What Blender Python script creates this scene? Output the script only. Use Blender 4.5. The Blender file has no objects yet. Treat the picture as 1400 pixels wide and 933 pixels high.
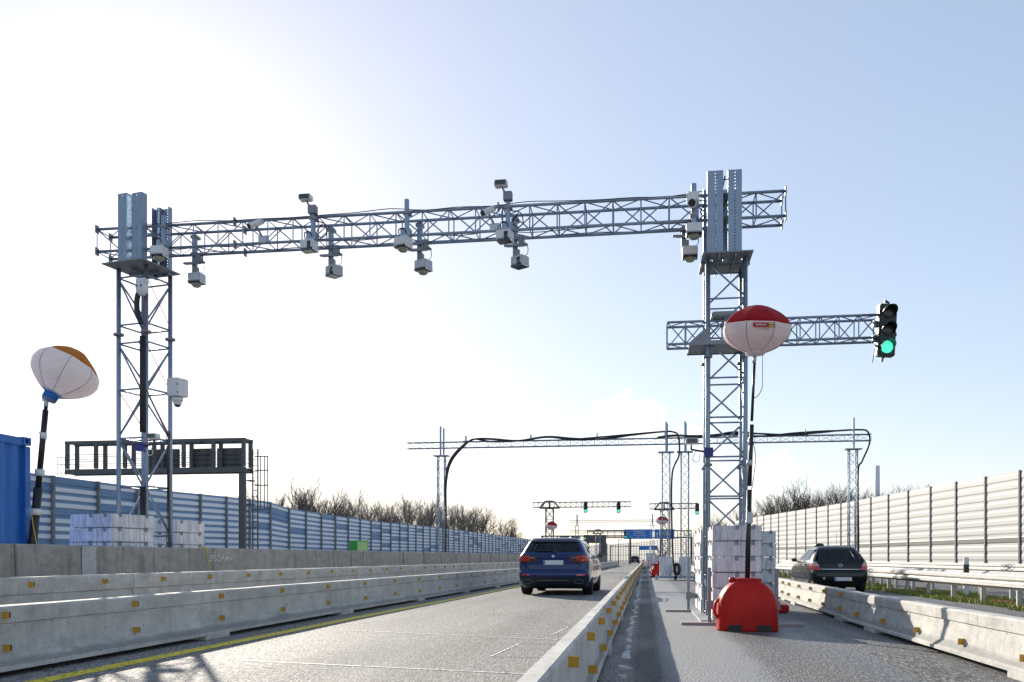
import bpy, bmesh, math, random
from mathutils import Vector, Matrix, Euler, noise as mnoise
R = math.radians
random.seed(7)
sc = bpy.context.scene
COL = sc.collection

# ------------------------------------------------------------------ camera, world, sun, exposure
cam_d = bpy.data.cameras.new("camera")
cam = bpy.data.objects.new("camera", cam_d)
COL.objects.link(cam)
cam.location = (0, 0, 1.0)
cam.rotation_euler = (R(90), 0, math.atan(182 / 1250))
cam_d.sensor_width = 36
cam_d.lens = 36 * 1250 / 1400
cam_d.shift_y = 0.2121
cam_d.clip_start = 0.05
cam_d.clip_end = 4000
sc.camera = cam

SUN = Vector((-0.55, 0.93, 0.382)).normalized()
sun_el = math.asin(SUN.z)
sun_az = math.atan2(SUN.x, SUN.y)

world = bpy.data.worlds.new("World")
sc.world = world
world.use_nodes = True
wn, wl = world.node_tree.nodes, world.node_tree.links
wn.clear()
w_out = wn.new("ShaderNodeOutputWorld")
w_bg = wn.new("ShaderNodeBackground")
w_sky = wn.new("ShaderNodeTexSky")
w_sky.sky_type = 'NISHITA'
w_sky.sun_disc = False
w_sky.sun_elevation = sun_el
w_sky.sun_rotation = sun_az
w_sky.air_density = 1.0
w_sky.dust_density = 0.4
w_sky.ozone_density = 2.6
w_bg.inputs[1].default_value = 0.13
wl.new(w_bg.outputs[0], w_out.inputs[0])

def build_clouds():
    """low white cumulus banks near the horizon, by sky direction"""
    tc = wn.new("ShaderNodeTexCoord")
    nz = wn.new("ShaderNodeTexNoise"); nz.inputs['Scale'].default_value = 26; nz.inputs['Detail'].default_value = 5
    nz.inputs['Roughness'].default_value = 0.55
    wl.new(tc.outputs['Generated'], nz.inputs['Vector'])
    sub = wn.new("ShaderNodeVectorMath"); sub.operation = 'SUBTRACT'; sub.inputs[1].default_value = (.5, .5, .5)
    wl.new(nz.outputs['Color'], sub.inputs[0])
    scl = wn.new("ShaderNodeVectorMath"); scl.operation = 'SCALE'; scl.inputs['Scale'].default_value = 0.10
    wl.new(sub.outputs[0], scl.inputs[0])
    add = wn.new("ShaderNodeVectorMath"); add.operation = 'ADD'
    wl.new(tc.outputs['Generated'], add.inputs[0]); wl.new(scl.outputs[0], add.inputs[1])
    last = None
    #         direction (x, y, z), radius
    blobs = [((-.172, .966, .188), .034), ((-.140, .970, .172), .028), ((-.185, .968, .160), .036),
             ((-.028, .988, .158), .030), ((-.060, .985, .148), .022), ((.004, .990, .140), .032), ((.05, .985, .125), .028),
             ((-.20, .965, .12), .03), ((.13, .975, .085), .025)]
    for c, r in blobs:
        v = Vector(c).normalized()
        ds = wn.new("ShaderNodeVectorMath"); ds.operation = 'DISTANCE'; ds.inputs[1].default_value = v
        wl.new(add.outputs[0], ds.inputs[0])
        mr = wn.new("ShaderNodeMapRange"); mr.interpolation_type = 'SMOOTHSTEP'
        mr.inputs[1].default_value = r; mr.inputs[2].default_value = r * .72
        wl.new(ds.outputs['Value'], mr.inputs[0])
        if last is None:
            last = mr.outputs[0]
        else:
            mx = wn.new("ShaderNodeMath"); mx.operation = 'MAXIMUM'
            wl.new(last, mx.inputs[0]); wl.new(mr.outputs[0], mx.inputs[1]); last = mx.outputs[0]
    ml = wn.new("ShaderNodeMath"); ml.operation = 'MULTIPLY'; ml.inputs[1].default_value = 0.65
    wl.new(last, ml.inputs[0])
    mix = wn.new("ShaderNodeMix"); mix.data_type = 'RGBA'
    hs = wn.new("ShaderNodeHueSaturation"); hs.inputs['Saturation'].default_value = 1.06; hs.inputs['Value'].default_value = 1.55
    gm = wn.new("ShaderNodeGamma"); gm.inputs['Gamma'].default_value = .52
    wl.new(w_sky.outputs[0], gm.inputs['Color']); wl.new(gm.outputs[0], hs.inputs['Color'])
    wl.new(ml.outputs[0], mix.inputs[0]); tn = wn.new("ShaderNodeMix"); tn.data_type = 'RGBA'; tn.blend_type = 'MULTIPLY'; tn.inputs[0].default_value = 1; tn.inputs[7].default_value = (1.03, .98, 1.0, 1)
    wl.new(hs.outputs[0], tn.inputs[6]); wl.new(tn.outputs[2], mix.inputs[6])
    mix.inputs[7].default_value = CLOUD
    wl.new(mix.outputs[2], w_bg.inputs[0])
CLOUD = (5.6, 5.75, 5.9, 1)
build_clouds()

sun_d = bpy.data.lights.new("sun", 'SUN')
sun_d.energy = 4.2
sun_d.angle = R(0.5)
sun_d.color = (1.0, .91, .77)
sun_o = bpy.data.objects.new("sun", sun_d)
COL.objects.link(sun_o)
sun_o.rotation_euler = SUN.to_track_quat('Z', 'Y').to_euler()
sun_o.location = SUN * 80

sc.view_settings.view_transform = 'Standard'
sc.view_settings.look = 'None'
sc.view_settings.gamma = 1
sc.view_settings.exposure = 0.95
sc.view_settings.use_curve_mapping = False

# ------------------------------------------------------------------ materials
MATS = {}
def _nt(name):
    m = bpy.data.materials.new(name); m.use_nodes = True
    nt = m.node_tree
    b = nt.nodes['Principled BSDF']
    MATS[name] = m
    return m, nt, b

def ramp(nt, src, stops):
    r = nt.nodes.new("ShaderNodeValToRGB")
    while len(r.color_ramp.elements) < len(stops):
        r.color_ramp.elements.new(.5)
    for e, (p, c) in zip(r.color_ramp.elements, stops):
        e.position = p; e.color = (*c, 1) if len(c) == 3 else c
    nt.links.new(src, r.inputs[0])
    return r.outputs[0]

def noise_node(nt, scale, detail=3, rough=.55, stretch=(1, 1, 1), coord='Object'):
    if coord == 'Position':
        t = nt.nodes.new("ShaderNodeNewGeometry"); o = t.outputs['Position']
    else:
        t = nt.nodes.new("ShaderNodeTexCoord"); o = t.outputs[coord]
    mp = nt.nodes.new("ShaderNodeMapping"); mp.inputs['Scale'].default_value = stretch
    nt.links.new(o, mp.inputs[0])
    n = nt.nodes.new("ShaderNodeTexNoise")
    n.inputs['Scale'].default_value = scale; n.inputs['Detail'].default_value = detail; n.inputs['Roughness'].default_value = rough
    nt.links.new(mp.outputs[0], n.inputs['Vector'])
    return n.outputs['Fac']

def mixc(nt, fac, a, b, mode='MIX'):
    m = nt.nodes.new("ShaderNodeMix"); m.data_type = 'RGBA'; m.blend_type = mode
    for i, v in ((0, fac), (6, a), (7, b)):
        if isinstance(v, (int, float)):
            m.inputs[i].default_value = v
        elif isinstance(v, tuple):
            m.inputs[i].default_value = (*v, 1) if len(v) == 3 else v
        else:
            nt.links.new(v, m.inputs[i])
    return m.outputs[2]

def bump(nt, b, src, strength, dist=.01):
    bp = nt.nodes.new("ShaderNodeBump"); bp.inputs['Strength'].default_value = strength; bp.inputs['Distance'].default_value = dist
    nt.links.new(src, bp.inputs['Height']); nt.links.new(bp.outputs[0], b.inputs['Normal'])

def pm(name, c1, c2=None, scale=6, rough=.6, metal=0, bmp=0, bscale=40, stretch=(1, 1, 1), coat=0, coord='Object', spec=.5):
    if name in MATS:
        return MATS[name]
    m, nt, b = _nt(name)
    if c2 is None:
        c2 = tuple(min(1, x * .8) for x in c1)
    n = noise_node(nt, scale, 4, .6, stretch, coord)
    nt.links.new(ramp(nt, n, [(.35, c1), (.68, c2)]), b.inputs['Base Color'])
    b.inputs['Roughness'].default_value = rough
    b.inputs['Metallic'].default_value = metal
    b.inputs['Coat Weight'].default_value = coat
    b.inputs['Coat Roughness'].default_value = .04
    b.inputs['Specular IOR Level'].default_value = spec
    if bmp:
        bump(nt, b, noise_node(nt, bscale, 3, .6, (1, 1, 1), coord), bmp)
    return m

def concrete(name, base, dark, ledge=False):
    m, nt, b = _nt(name)
    big = noise_node(nt, 1.1, 4, .6, (1, 1, 1), 'Position')
    run = noise_node(nt, 3.0, 4, .65, (2.2, 2.2, .22), 'Position')
    fine = noise_node(nt, 55, 3, .6, (1, 1, 1), 'Position')
    c = ramp(nt, big, [(.3, base), (.72, tuple(x * .82 for x in base))])
    st = ramp(nt, run, [(.52, (0, 0, 0)), (.74, (1, 1, 1))])
    c = mixc(nt, st, c, dark)
    sp = ramp(nt, fine, [(.28, (.45, .45, .45)), (.42, (1, 1, 1))])
    c = mixc(nt, .8, c, sp, 'MULTIPLY')
    pits = nt.nodes.new("ShaderNodeTexVoronoi"); pits.inputs['Scale'].default_value = 9
    gp = nt.nodes.new("ShaderNodeNewGeometry"); nt.links.new(gp.outputs['Position'], pits.inputs['Vector'])
    c = mixc(nt, .85, c, ramp(nt, pits.outputs['Distance'], [(.06, (.25, .25, .24)), (.12, (1, 1, 1))]), 'MULTIPLY')
    mot = noise_node(nt, 6, 5, .7, (1, .5, 1), 'Position')
    c = mixc(nt, .7, c, ramp(nt, mot, [(.36, (.70, .70, .70)), (.60, (1.06, 1.06, 1.05))]), 'MULTIPLY')
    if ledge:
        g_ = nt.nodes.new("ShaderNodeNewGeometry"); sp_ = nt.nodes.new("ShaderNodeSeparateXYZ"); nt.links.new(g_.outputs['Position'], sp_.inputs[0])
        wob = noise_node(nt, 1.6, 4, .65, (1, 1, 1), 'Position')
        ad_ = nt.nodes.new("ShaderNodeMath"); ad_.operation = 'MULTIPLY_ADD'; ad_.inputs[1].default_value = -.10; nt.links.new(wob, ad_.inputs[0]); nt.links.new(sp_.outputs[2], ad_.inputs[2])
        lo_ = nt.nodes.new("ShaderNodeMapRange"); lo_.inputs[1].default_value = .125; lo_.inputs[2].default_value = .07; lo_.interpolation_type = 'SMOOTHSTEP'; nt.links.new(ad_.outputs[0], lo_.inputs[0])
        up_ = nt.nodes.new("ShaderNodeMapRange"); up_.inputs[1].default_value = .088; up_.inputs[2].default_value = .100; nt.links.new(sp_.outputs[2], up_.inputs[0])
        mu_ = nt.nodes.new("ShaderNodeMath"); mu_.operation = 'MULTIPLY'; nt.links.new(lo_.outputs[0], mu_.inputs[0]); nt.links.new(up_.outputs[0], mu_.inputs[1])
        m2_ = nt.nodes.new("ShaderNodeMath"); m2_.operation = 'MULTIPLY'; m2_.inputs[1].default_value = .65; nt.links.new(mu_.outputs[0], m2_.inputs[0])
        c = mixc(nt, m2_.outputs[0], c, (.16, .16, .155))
    nt.links.new(c, b.inputs['Base Color'])
    b.inputs['Roughness'].default_value = .85
    b.inputs['Specular IOR Level'].default_value = .3
    bump(nt, b, fine, .25, .004)
    return m

M = {}
M['barrier'] = concrete('barrier_concrete', (.56, .55, .515), (.42, .41, .39), True)
M['wallc'] = concrete('old_concrete', (.40, .38, .35), (.20, .19, .175))
def streaky(name):
    m, nt, b = _nt(name)
    run = noise_node(nt, 16, 3, .7, (1.6, 1.6, .10), 'Position'); big = noise_node(nt, 2.2, 4, .6, (1, 1, 1), 'Position'); fine = noise_node(nt, 60, 3, .6, (1, 1, .3), 'Position')
    c = ramp(nt, run, [(.40, (.80, .80, .81)), (.56, (.62, .62, .65)), (.70, (.30, .30, .36))])
    c = mixc(nt, .6, c, ramp(nt, big, [(.35, (.80, .80, .84)), (.65, (1.05, 1.05, 1.05))]), 'MULTIPLY')
    c = mixc(nt, .5, c, ramp(nt, fine, [(.35, (.6, .6, .6)), (.5, (1, 1, 1))]), 'MULTIPLY')
    nt.links.new(c, b.inputs['Base Color']); b.inputs['Roughness'].default_value = .55; bump(nt, b, fine, .2, .004)
    return m
M['block'] = streaky('ballast_concrete')
M['patch'] = concrete('pale_concrete', (.55, .56, .56), (.45, .46, .46))

def galv(name, col, metal=.75, rough=.48):
    m, nt, b = _nt(name)
    t = nt.nodes.new("ShaderNodeTexCoord")
    v = nt.nodes.new("ShaderNodeTexVoronoi"); v.inputs['Scale'].default_value = 38
    nt.links.new(t.outputs['Object'], v.inputs['Vector'])
    bw = nt.nodes.new("ShaderNodeRGBToBW"); nt.links.new(v.outputs['Color'], bw.inputs[0])
    n = noise_node(nt, 5, 3)
    c = ramp(nt, bw.outputs[0], [(.2, tuple(x * .86 for x in col)), (.8, tuple(min(1, x * 1.1) for x in col))])
    c = mixc(nt, .35, c, ramp(nt, n, [(.35, (1, 1, 1)), (.7, (.62, .66, .7))]), 'MULTIPLY')
    nt.links.new(c, b.inputs['Base Color'])
    mr = nt.nodes.new("ShaderNodeMapRange"); mr.inputs[3].default_value = rough - .1; mr.inputs[4].default_value = rough + .14
    nt.links.new(bw.outputs[0], mr.inputs[0]); nt.links.new(mr.outputs[0], b.inputs['Roughness'])
    b.inputs['Metallic'].default_value = metal
    return m
M['galv'] = galv('galvanised_steel', (.30, .37, .46))
M['galv_dull'] = galv('dull_galvanised_steel', (.27, .29, .31), .55, .55)
M['rail'] = galv('guardrail_steel', (.44, .43, .41), .3, .55)
M['dark_steel'] = pm('dark_grey_steel', (.11, .118, .125), (.085, .09, .097), 3, .55, .2)
M['black'] = pm('black_rubber', (.012, .012, .013), (.02, .02, .021), 8, .5)
M['black_pole'] = pm('black_painted_pole', (.014, .014, .016), (.022, .022, .024), 8, .35)
M['black_plastic'] = pm('black_plastic', (.016, .018, .02), (.025, .027, .03), 10, .4)
M['white_plastic'] = pm('white_housing', (.72, .73, .74), (.66, .67, .68), 5, .4)
M['grey_box'] = pm('light_grey_housing', (.50, .52, .55), (.44, .46, .48), 6, .35, .3)
M['tyre'] = pm('tyre_rubber', (.014, .014, .014), (.022, .022, .022), 20, .8)
M['rim'] = pm('alloy_rim', (.5, .5, .52), (.42, .42, .44), 6, .3, .9)
M['amber'] = pm('amber_reflector', (.62, .33, .012), (.50, .25, .01), 60, .25, 0, coat=.6)
M['amber_side'] = pm('reflector_shell', (.05, .035, .012), (.06, .04, .014), 30, .4)
def red_shell():
    m, nt, b = _nt('red_moulded_plastic')
    n = noise_node(nt, 2.5, 4, .6); sc_ = noise_node(nt, 14, 5, .75, (1, 1, .4))
    c = ramp(nt, n, [(.35, (.62, .022, .015)), (.68, (.50, .018, .012))])
    c = mixc(nt, .5, c, ramp(nt, sc_, [(.34, (.62, .55, .5)), (.45, (1, 1, 1))]), 'MULTIPLY')
    nt.links.new(c, b.inputs['Base Color']); b.inputs['Roughness'].default_value = .42; b.inputs['Specular IOR Level'].default_value = .3
    bump(nt, b, noise_node(nt, 90, 3, .6), .12)
    tr = nt.nodes.new("ShaderNodeBsdfTranslucent"); nt.links.new(c, tr.inputs[0])
    mx = nt.nodes.new("ShaderNodeMixShader"); mx.inputs[0].default_value = .32
    nt.links.new(b.outputs[0], mx.inputs[1]); nt.links.new(tr.outputs[0], mx.inputs[2]); nt.links.new(mx.outputs[0], nt.nodes['Material Output'].inputs[0])
    return m
M['red_plastic'] = red_shell()
M['red_pad'] = pm('red_pad_plastic', (.54, .014, .010), (.44, .012, .009), 2.5, .42, 0, .12, 90, spec=.3)
M['red_rope'] = pm('red_rope', (.40, .03, .04), (.32, .03, .03), 10, .7)
M['yellow_cable'] = pm('yellow_cable', (.62, .52, .05), (.55, .46, .05), 10, .5)
M['blue_clamp'] = pm('blue_clamp', (.02, .03, .22), (.015, .02, .16), 8, .4)
M['blue_steel'] = pm('blue_container_paint', (.022, .16, .54), (.018, .13, .46), 2.2, .42, 0, .05, 30)
M['sign_blue'] = pm('blue_sign_sheet', (.02, .20, .62), (.02, .18, .58), .6, .45)
M['white_paint'] = pm('white_lettering', (.8, .8, .8), (.75, .75, .75), 4, .5)
M['black_paint'] = pm('black_lettering', (.03, .03, .035), (.03, .03, .035), 4, .5)
M['label_red'] = pm('red_label', (.42, .02, .02), (.38, .02, .02), 4, .5)
M['label_yellow'] = pm('yellow_label', (.72, .52, .02), (.68, .48, .02), 4, .5)
M['plate'] = pm('plate_white', (.66, .68, .71), (.60, .62, .66), 18, .4)
M['plate_blue'] = pm('plate_blue', (.04, .12, .55), (.04, .11, .5), 6, .4)
M['green_box'] = pm('green_cabinet_paint', (.03, .36, .045), (.025, .30, .04), 3, .5)
M['green_pale'] = pm('pale_green_paint', (.36, .58, .22), (.32, .52, .2), 3, .5)
M['bark'] = pm('bare_bark', (.12, .10, .085), (.085, .072, .062), 3, .9)
M['bark_l'] = pm('pale_bark', (.15, .135, .125), (.11, .098, .09), 3, .9)
M['tail_red'] = pm('tail_lamp_red', (.60, .012, .012), (.45, .008, .008), 12, .12, 0, coat=1)
M['tail_dark'] = pm('tail_lamp_smoked', (.07, .004, .004), (.05, .004, .004), 12, .1, 0, coat=1)
M['tail_clear'] = pm('tail_lamp_clear', (.55, .40, .36), (.45, .3, .28), 12, .12, 0, coat=1)
M['chrome'] = pm('chrome', (.75, .75, .76), (.7, .7, .7), 4, .12, 1)
M['wood'] = pm('timber_plank', (.42, .41, .39), (.34, .33, .31), 4, .8, 0, .2, 30, (1, 6, 1))
M['chimney'] = pm('pale_chimney', (.72, .72, .74), (.68, .68, .7), .05, .9)
M['salt'] = pm('cream_cover', (.7, .66, .56), (.6, .56, .48), 4, .7)
M['orange'] = pm('beacon_orange', (.65, .13, .03), (.6, .11, .03), 4, .5)

def carpaint(name, col, flake=.5):
    m, nt, b = _nt(name)
    n = noise_node(nt, 400, 2, .5)
    nt.links.new(ramp(nt, n, [(.3, col), (.7, tuple(min(1, x * 1.35) for x in col))]), b.inputs['Base Color'])
    b.inputs['Metallic'].default_value = flake; b.inputs['Roughness'].default_value = .34; b.inputs['Specular IOR Level'].default_value = .2
    b.inputs['Coat Weight'].default_value = .55; b.inputs['Coat Roughness'].default_value = .03
    return m
M['car_blue'] = carpaint('blue_car_paint', (.004, .023, .105), .15)
M['car_black'] = carpaint('black_car_paint', (.006, .0065, .007), 0)
M['car_white'] = carpaint('white_car_paint', (.75, .75, .75), 0)

def glassmat(name, tint, alpha_mix=.35):
    m, nt, b = _nt(name)
    b.inputs['Base Color'].default_value = (*tint, 1)
    b.inputs['Roughness'].default_value = .03
    b.inputs['Transmission Weight'].default_value = alpha_mix
    b.inputs['IOR'].default_value = 1.45
    b.inputs['Coat Weight'].default_value = .5
    n = noise_node(nt, 3, 2)
    mr = nt.nodes.new("ShaderNodeMapRange"); mr.inputs[3].default_value = .02; mr.inputs[4].default_value = .06
    nt.links.new(n, mr.inputs[0]); nt.links.new(mr.outputs[0], b.inputs['Roughness'])
    return m
def car_glass(name, tint):
    m, nt, b = _nt(name)
    tr = nt.nodes.new("ShaderNodeBsdfTransparent"); tr.inputs[0].default_value = (*tint, 1)
    gl = nt.nodes.new("ShaderNodeBsdfGlossy"); gl.inputs['Roughness'].default_value = .02
    fr = nt.nodes.new("ShaderNodeFresnel"); fr.inputs['IOR'].default_value = 1.5
    mx = nt.nodes.new("ShaderNodeMixShader"); nt.links.new(fr.outputs[0], mx.inputs[0]); nt.links.new(tr.outputs[0], mx.inputs[1]); nt.links.new(gl.outputs[0], mx.inputs[2])
    nt.links.new(mx.outputs[0], nt.nodes['Material Output'].inputs[0])
    return m
M['glass'] = car_glass('tinted_car_glass', (.72, .82, .82))
M['lens_dark'] = glassmat('dark_lens', (.03, .035, .04), 0)
M['dome'] = glassmat('smoked_dome', (.30, .28, .22), .0)

def fabric(name, col, col2):
    m, nt, b = _nt(name)
    n = noise_node(nt, 5, 3, .5, (1, 1, 3))
    nt.links.new(ramp(nt, n, [(.35, col), (.7, col2)]), b.inputs['Base Color'])
    b.inputs['Roughness'].default_value = .6
    b.inputs['Sheen Weight'].default_value = .15
    tr = nt.nodes.new("ShaderNodeBsdfTranslucent"); nt.links.new(ramp(nt, n, [(.35, col), (.7, col2)]), tr.inputs[0])
    mx = nt.nodes.new("ShaderNodeMixShader"); mx.inputs[0].default_value = .62
    nt.links.new(b.outputs[0], mx.inputs[1]); nt.links.new(tr.outputs[0], mx.inputs[2])
    nt.links.new(mx.outputs[0], nt.nodes['Material Output'].inputs[0])
    bump(nt, b, n, .5, .03)
    return m
M['cloth_white'] = fabric('white_balloon_cloth', (.88, .87, .89), (.82, .81, .84))
M['cloth_red'] = fabric('red_balloon_cloth', (.52, .012, .03), (.44, .010, .026))
M['cloth_orange'] = fabric('orange_balloon_cloth', (.62, .30, .03), (.55, .25, .02))
M['cloth_blue'] = fabric('blue_balloon_collar', (.10, .38, .80), (.09, .34, .72))
M['seam'] = pm('dark_seam', (.10, .10, .12), (.12, .12, .14), 5, .8)

def emis(name, col, st, base=(.1, .5, .4)):
    m, nt, b = _nt(name)
    n = noise_node(nt, 30, 2)
    nt.links.new(ramp(nt, n, [(.3, col), (.7, tuple(x * .85 for x in col))]), b.inputs['Emission Color'])
    b.inputs['Base Color'].default_value = (*base, 1)
    b.inputs['Emission Strength'].default_value = st
    b.inputs['Roughness'].default_value = .25
    return m
M['green_lit'] = emis('lit_green_signal', (.06, .72, .46), .75)
M['lens_off'] = pm('unlit_signal_lens', (.035, .03, .03), (.05, .045, .04), 20, .3)
M['signal_body'] = pm('dark_green_signal_housing', (.012, .030, .028), (.016, .036, .034), 5, .5)

def asphalt(name, light, dark, wet=0., wet_scale=.5, rmin=.55, grain=1.0, fine=1.0):
    m, nt, b = _nt(name)
    gr = noise_node(nt, 60, 1, .5, (1, .8, 1), 'Position')
    gr2 = noise_node(nt, 30 * fine, 1, .5, (1, .30, 1), 'Position')
    gr3 = noise_node(nt, 17 * fine, 1, .5, (1, .22, 1), 'Position')
    pat = noise_node(nt, .55, 5, .6, (1.6, .25, 1), 'Position')
    trk = noise_node(nt, 1.5, 4, .6, (1, .03, 1), 'Position')
    c = ramp(nt, gr, [(.36, dark), (.50, light), (.64, tuple(min(1, x * 1.9) for x in light))])
    c = mixc(nt, .75, c, ramp(nt, pat, [(.3, (.70, .70, .72)), (.7, (1.15, 1.13, 1.08))]), 'MULTIPLY')
    c = mixc(nt, .7, c, ramp(nt, trk, [(.36, (.70, .70, .70)), (.62, (1.15, 1.15, 1.15))]), 'MULTIPLY')
    c = mixc(nt, grain, c, ramp(nt, gr2, [(.34, (.40, .40, .40)), (.5, (.95, .95, .95)), (.66, (1.7, 1.7, 1.7))]), 'MULTIPLY')
    c = mixc(nt, grain * .8, c, ramp(nt, gr3, [(.34, (.55, .55, .55)), (.66, (1.45, 1.45, 1.45))]), 'MULTIPLY')
    crk = nt.nodes.new("ShaderNodeTexVoronoi"); crk.feature = 'DISTANCE_TO_EDGE'; crk.inputs['Scale'].default_value = .22
    g0 = nt.nodes.new("ShaderNodeNewGeometry"); wv = noise_node(nt, 2.5, 3, .6, (1, 1, 1), 'Position')
    mm = nt.nodes.new("ShaderNodeVectorMath"); mm.operation = 'ADD'; nt.links.new(g0.outputs['Position'], mm.inputs[0]); nt.links.new(wv, mm.inputs[1]); nt.links.new(mm.outputs[0], crk.inputs['Vector'])
    cm = ramp(nt, crk.outputs['Distance'], [(.0, (.45, .45, .45)), (.0035, (.55, .55, .55)), (.006, (1, 1, 1))])
    c = mixc(nt, .8, c, cm, 'MULTIPLY')
    nt.links.new(c, b.inputs['Base Color'])
    b.inputs['Specular IOR Level'].default_value = .4
    if wet:
        w = noise_node(nt, wet_scale, 4, .6, (1.5, .22, 1), 'Position')
        rg = ramp(nt, w, [(.40, (rmin,) * 3), (.62, (.85, .85, .85))])
        rg = mixc(nt, .6, rg, ramp(nt, gr2, [(.35, (.75, .75, .75)), (.65, (1.25, 1.25, 1.25))]), 'MULTIPLY')
        nt.links.new(rg, b.inputs['Roughness'])
    else:
        b.inputs['Roughness'].default_value = .75
    ad = nt.nodes.new("ShaderNodeMath"); ad.operation = 'ADD'
    nt.links.new(gr, ad.inputs[0]); nt.links.new(gr2, ad.inputs[1])
    bump(nt, b, ad.outputs[0], .7, .012)
    return m, nt, b, c
M['lane'], _nt_, _b_, _c_ = asphalt('pale_lane_asphalt', (.205, .202, .196), (.10, .099, .097), 1, .35, .76, .8, 1.5)
_b_.inputs['Specular IOR Level'].default_value = .22
am, ant, ab, ac = asphalt('dark_lane_asphalt', (.130, .132, .137), (.034, .035, .037), 1, .45, .50, .9, 1.7)
M['asphalt'] = am
# pale dried salt streak beside the middle barrier and pale strip, bright wet-road sheen put into the colour
g = ant.nodes.new("ShaderNodeNewGeometry"); sx = ant.nodes.new("ShaderNodeSeparateXYZ")
ant.links.new(g.outputs['Position'], sx.inputs[0])
def xband(centre, half, wob, wscale, soft):
    n = noise_node(ant, wscale, 5, .7, (1, .35, 1), 'Position')
    a = ant.nodes.new("ShaderNodeMath"); a.operation = 'MULTIPLY_ADD'; a.inputs[1].default_value = wob; a.inputs[2].default_value = -centre - wob * .5
    ant.links.new(n, a.inputs[0])
    s = ant.nodes.new("ShaderNodeMath"); s.operation = 'ADD'; ant.links.new(sx.outputs[0], s.inputs[0]); ant.links.new(a.outputs[0], s.inputs[1])
    ab_ = ant.nodes.new("ShaderNodeMath"); ab_.operation = 'ABSOLUTE'; ant.links.new(s.outputs[0], ab_.inputs[0])
    mr = ant.nodes.new("ShaderNodeMapRange"); mr.interpolation_type = 'SMOOTHSTEP'
    mr.inputs[1].default_value = half + soft; mr.inputs[2].default_value = half
    ant.links.new(ab_.outputs[0], mr.inputs[0]); return mr.outputs[0]
c = mixc(ant, mixc(ant, 1.0, xband(.62, .26, .6, .8, .3), (.75, .75, .75), 'MULTIPLY'), ac, (.27, .275, .28))
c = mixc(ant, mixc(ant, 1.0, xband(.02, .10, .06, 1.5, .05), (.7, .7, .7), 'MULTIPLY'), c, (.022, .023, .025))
brk = ramp(ant, noise_node(ant, 2.2, 4, .7, (1, 1, 1), 'Position'), [(.44, (0, 0, 0)), (.56, (1, 1, 1))])
sb = mixc(ant, 1.0, xband(-.2, .022, .28, 3.0, .02), brk, 'MULTIPLY')
c = mixc(ant, sb, c, (.55, .55, .56))
ant.links.new(c, ab.inputs['Base Color'])
M['road'] = asphalt('grey_road_asphalt', (.11, .11, .11), (.05, .05, .05), 0)[0]
M['soil'] = pm('roadside_soil', (.11, .095, .07), (.075, .07, .05), .3, .95, 0, .4, 12, coord='Position')

def paint_mat(name, col):
    m, nt, b = _nt(name)
    n = noise_node(nt, 34, 2, .7, (1, .4, 1), 'Position')
    nt.links.new(ramp(nt, n, [(.40, tuple(x * .22 for x in col)), (.50, col)]), b.inputs['Base Color'])
    b.inputs['Roughness'].default_value = .65
    bump(nt, b, n, .5, .004)
    return m
M['yellow_line'] = paint_mat('yellow_road_paint', (.80, .64, .012))
M['white_line'] = paint_mat('white_road_paint', (.75, .75, .72))
M['nw_pale'] = pm('pale_noise_panel', (.78, .83, .90), (.69, .74, .81), .8, .5, .15, stretch=(.2, .2, 3), coord='Position')
M['nw_mid'] = pm('grey_blue_noise_panel', (.42, .51, .66), (.37, .46, .60), .8, .5, .15, stretch=(.2, .2, 3), coord='Position')
M['nw_blue'] = pm('blue_noise_panel', (.15, .28, .48), (.13, .25, .43), .8, .5, .1, stretch=(.2, .2, 3), coord='Position')
M['nwr'] = pm('cream_noise_panel', (.37, .372, .372), (.34, .342, .342), .8, .6, .05, stretch=(.2, .2, 3), coord='Position')
M['nwr2'] = pm('grey_noise_panel', (.335, .335, .333), (.31, .31, .308), .8, .6, .05, stretch=(.2, .2, 3), coord='Position')
M['nw_dark'] = pm('dark_noise_panel', (.09, .09, .09), (.07, .07, .07), .8, .7, .05, coord='Position')
M['nw_post'] = pm('noise_wall_post', (.22, .23, .25), (.18, .19, .21), 2, .6, .2)
M['grass'] = pm('verge_grass', (.20, .26, .035), (.30, .29, .09), 3, .9, coord='Position')

# ------------------------------------------------------------------ helpers
ORG = {}
def tag(o, label=None, cat=None, group=None, kind=None):
    if label: o['label'] = label
    if cat: o['category'] = cat
    if group: o['group'] = group
    if kind: o['kind'] = kind
    return o

def thing(name, loc, label, cat, group=None, rz=0):
    o = bpy.data.objects.new(name, None)
    o.empty_display_size = .2
    COL.objects.link(o)
    o.location = loc; o.rotation_euler = (0, 0, rz)
    ORG[o.name] = Vector(loc)
    return tag(o, label, cat, group)

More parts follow.
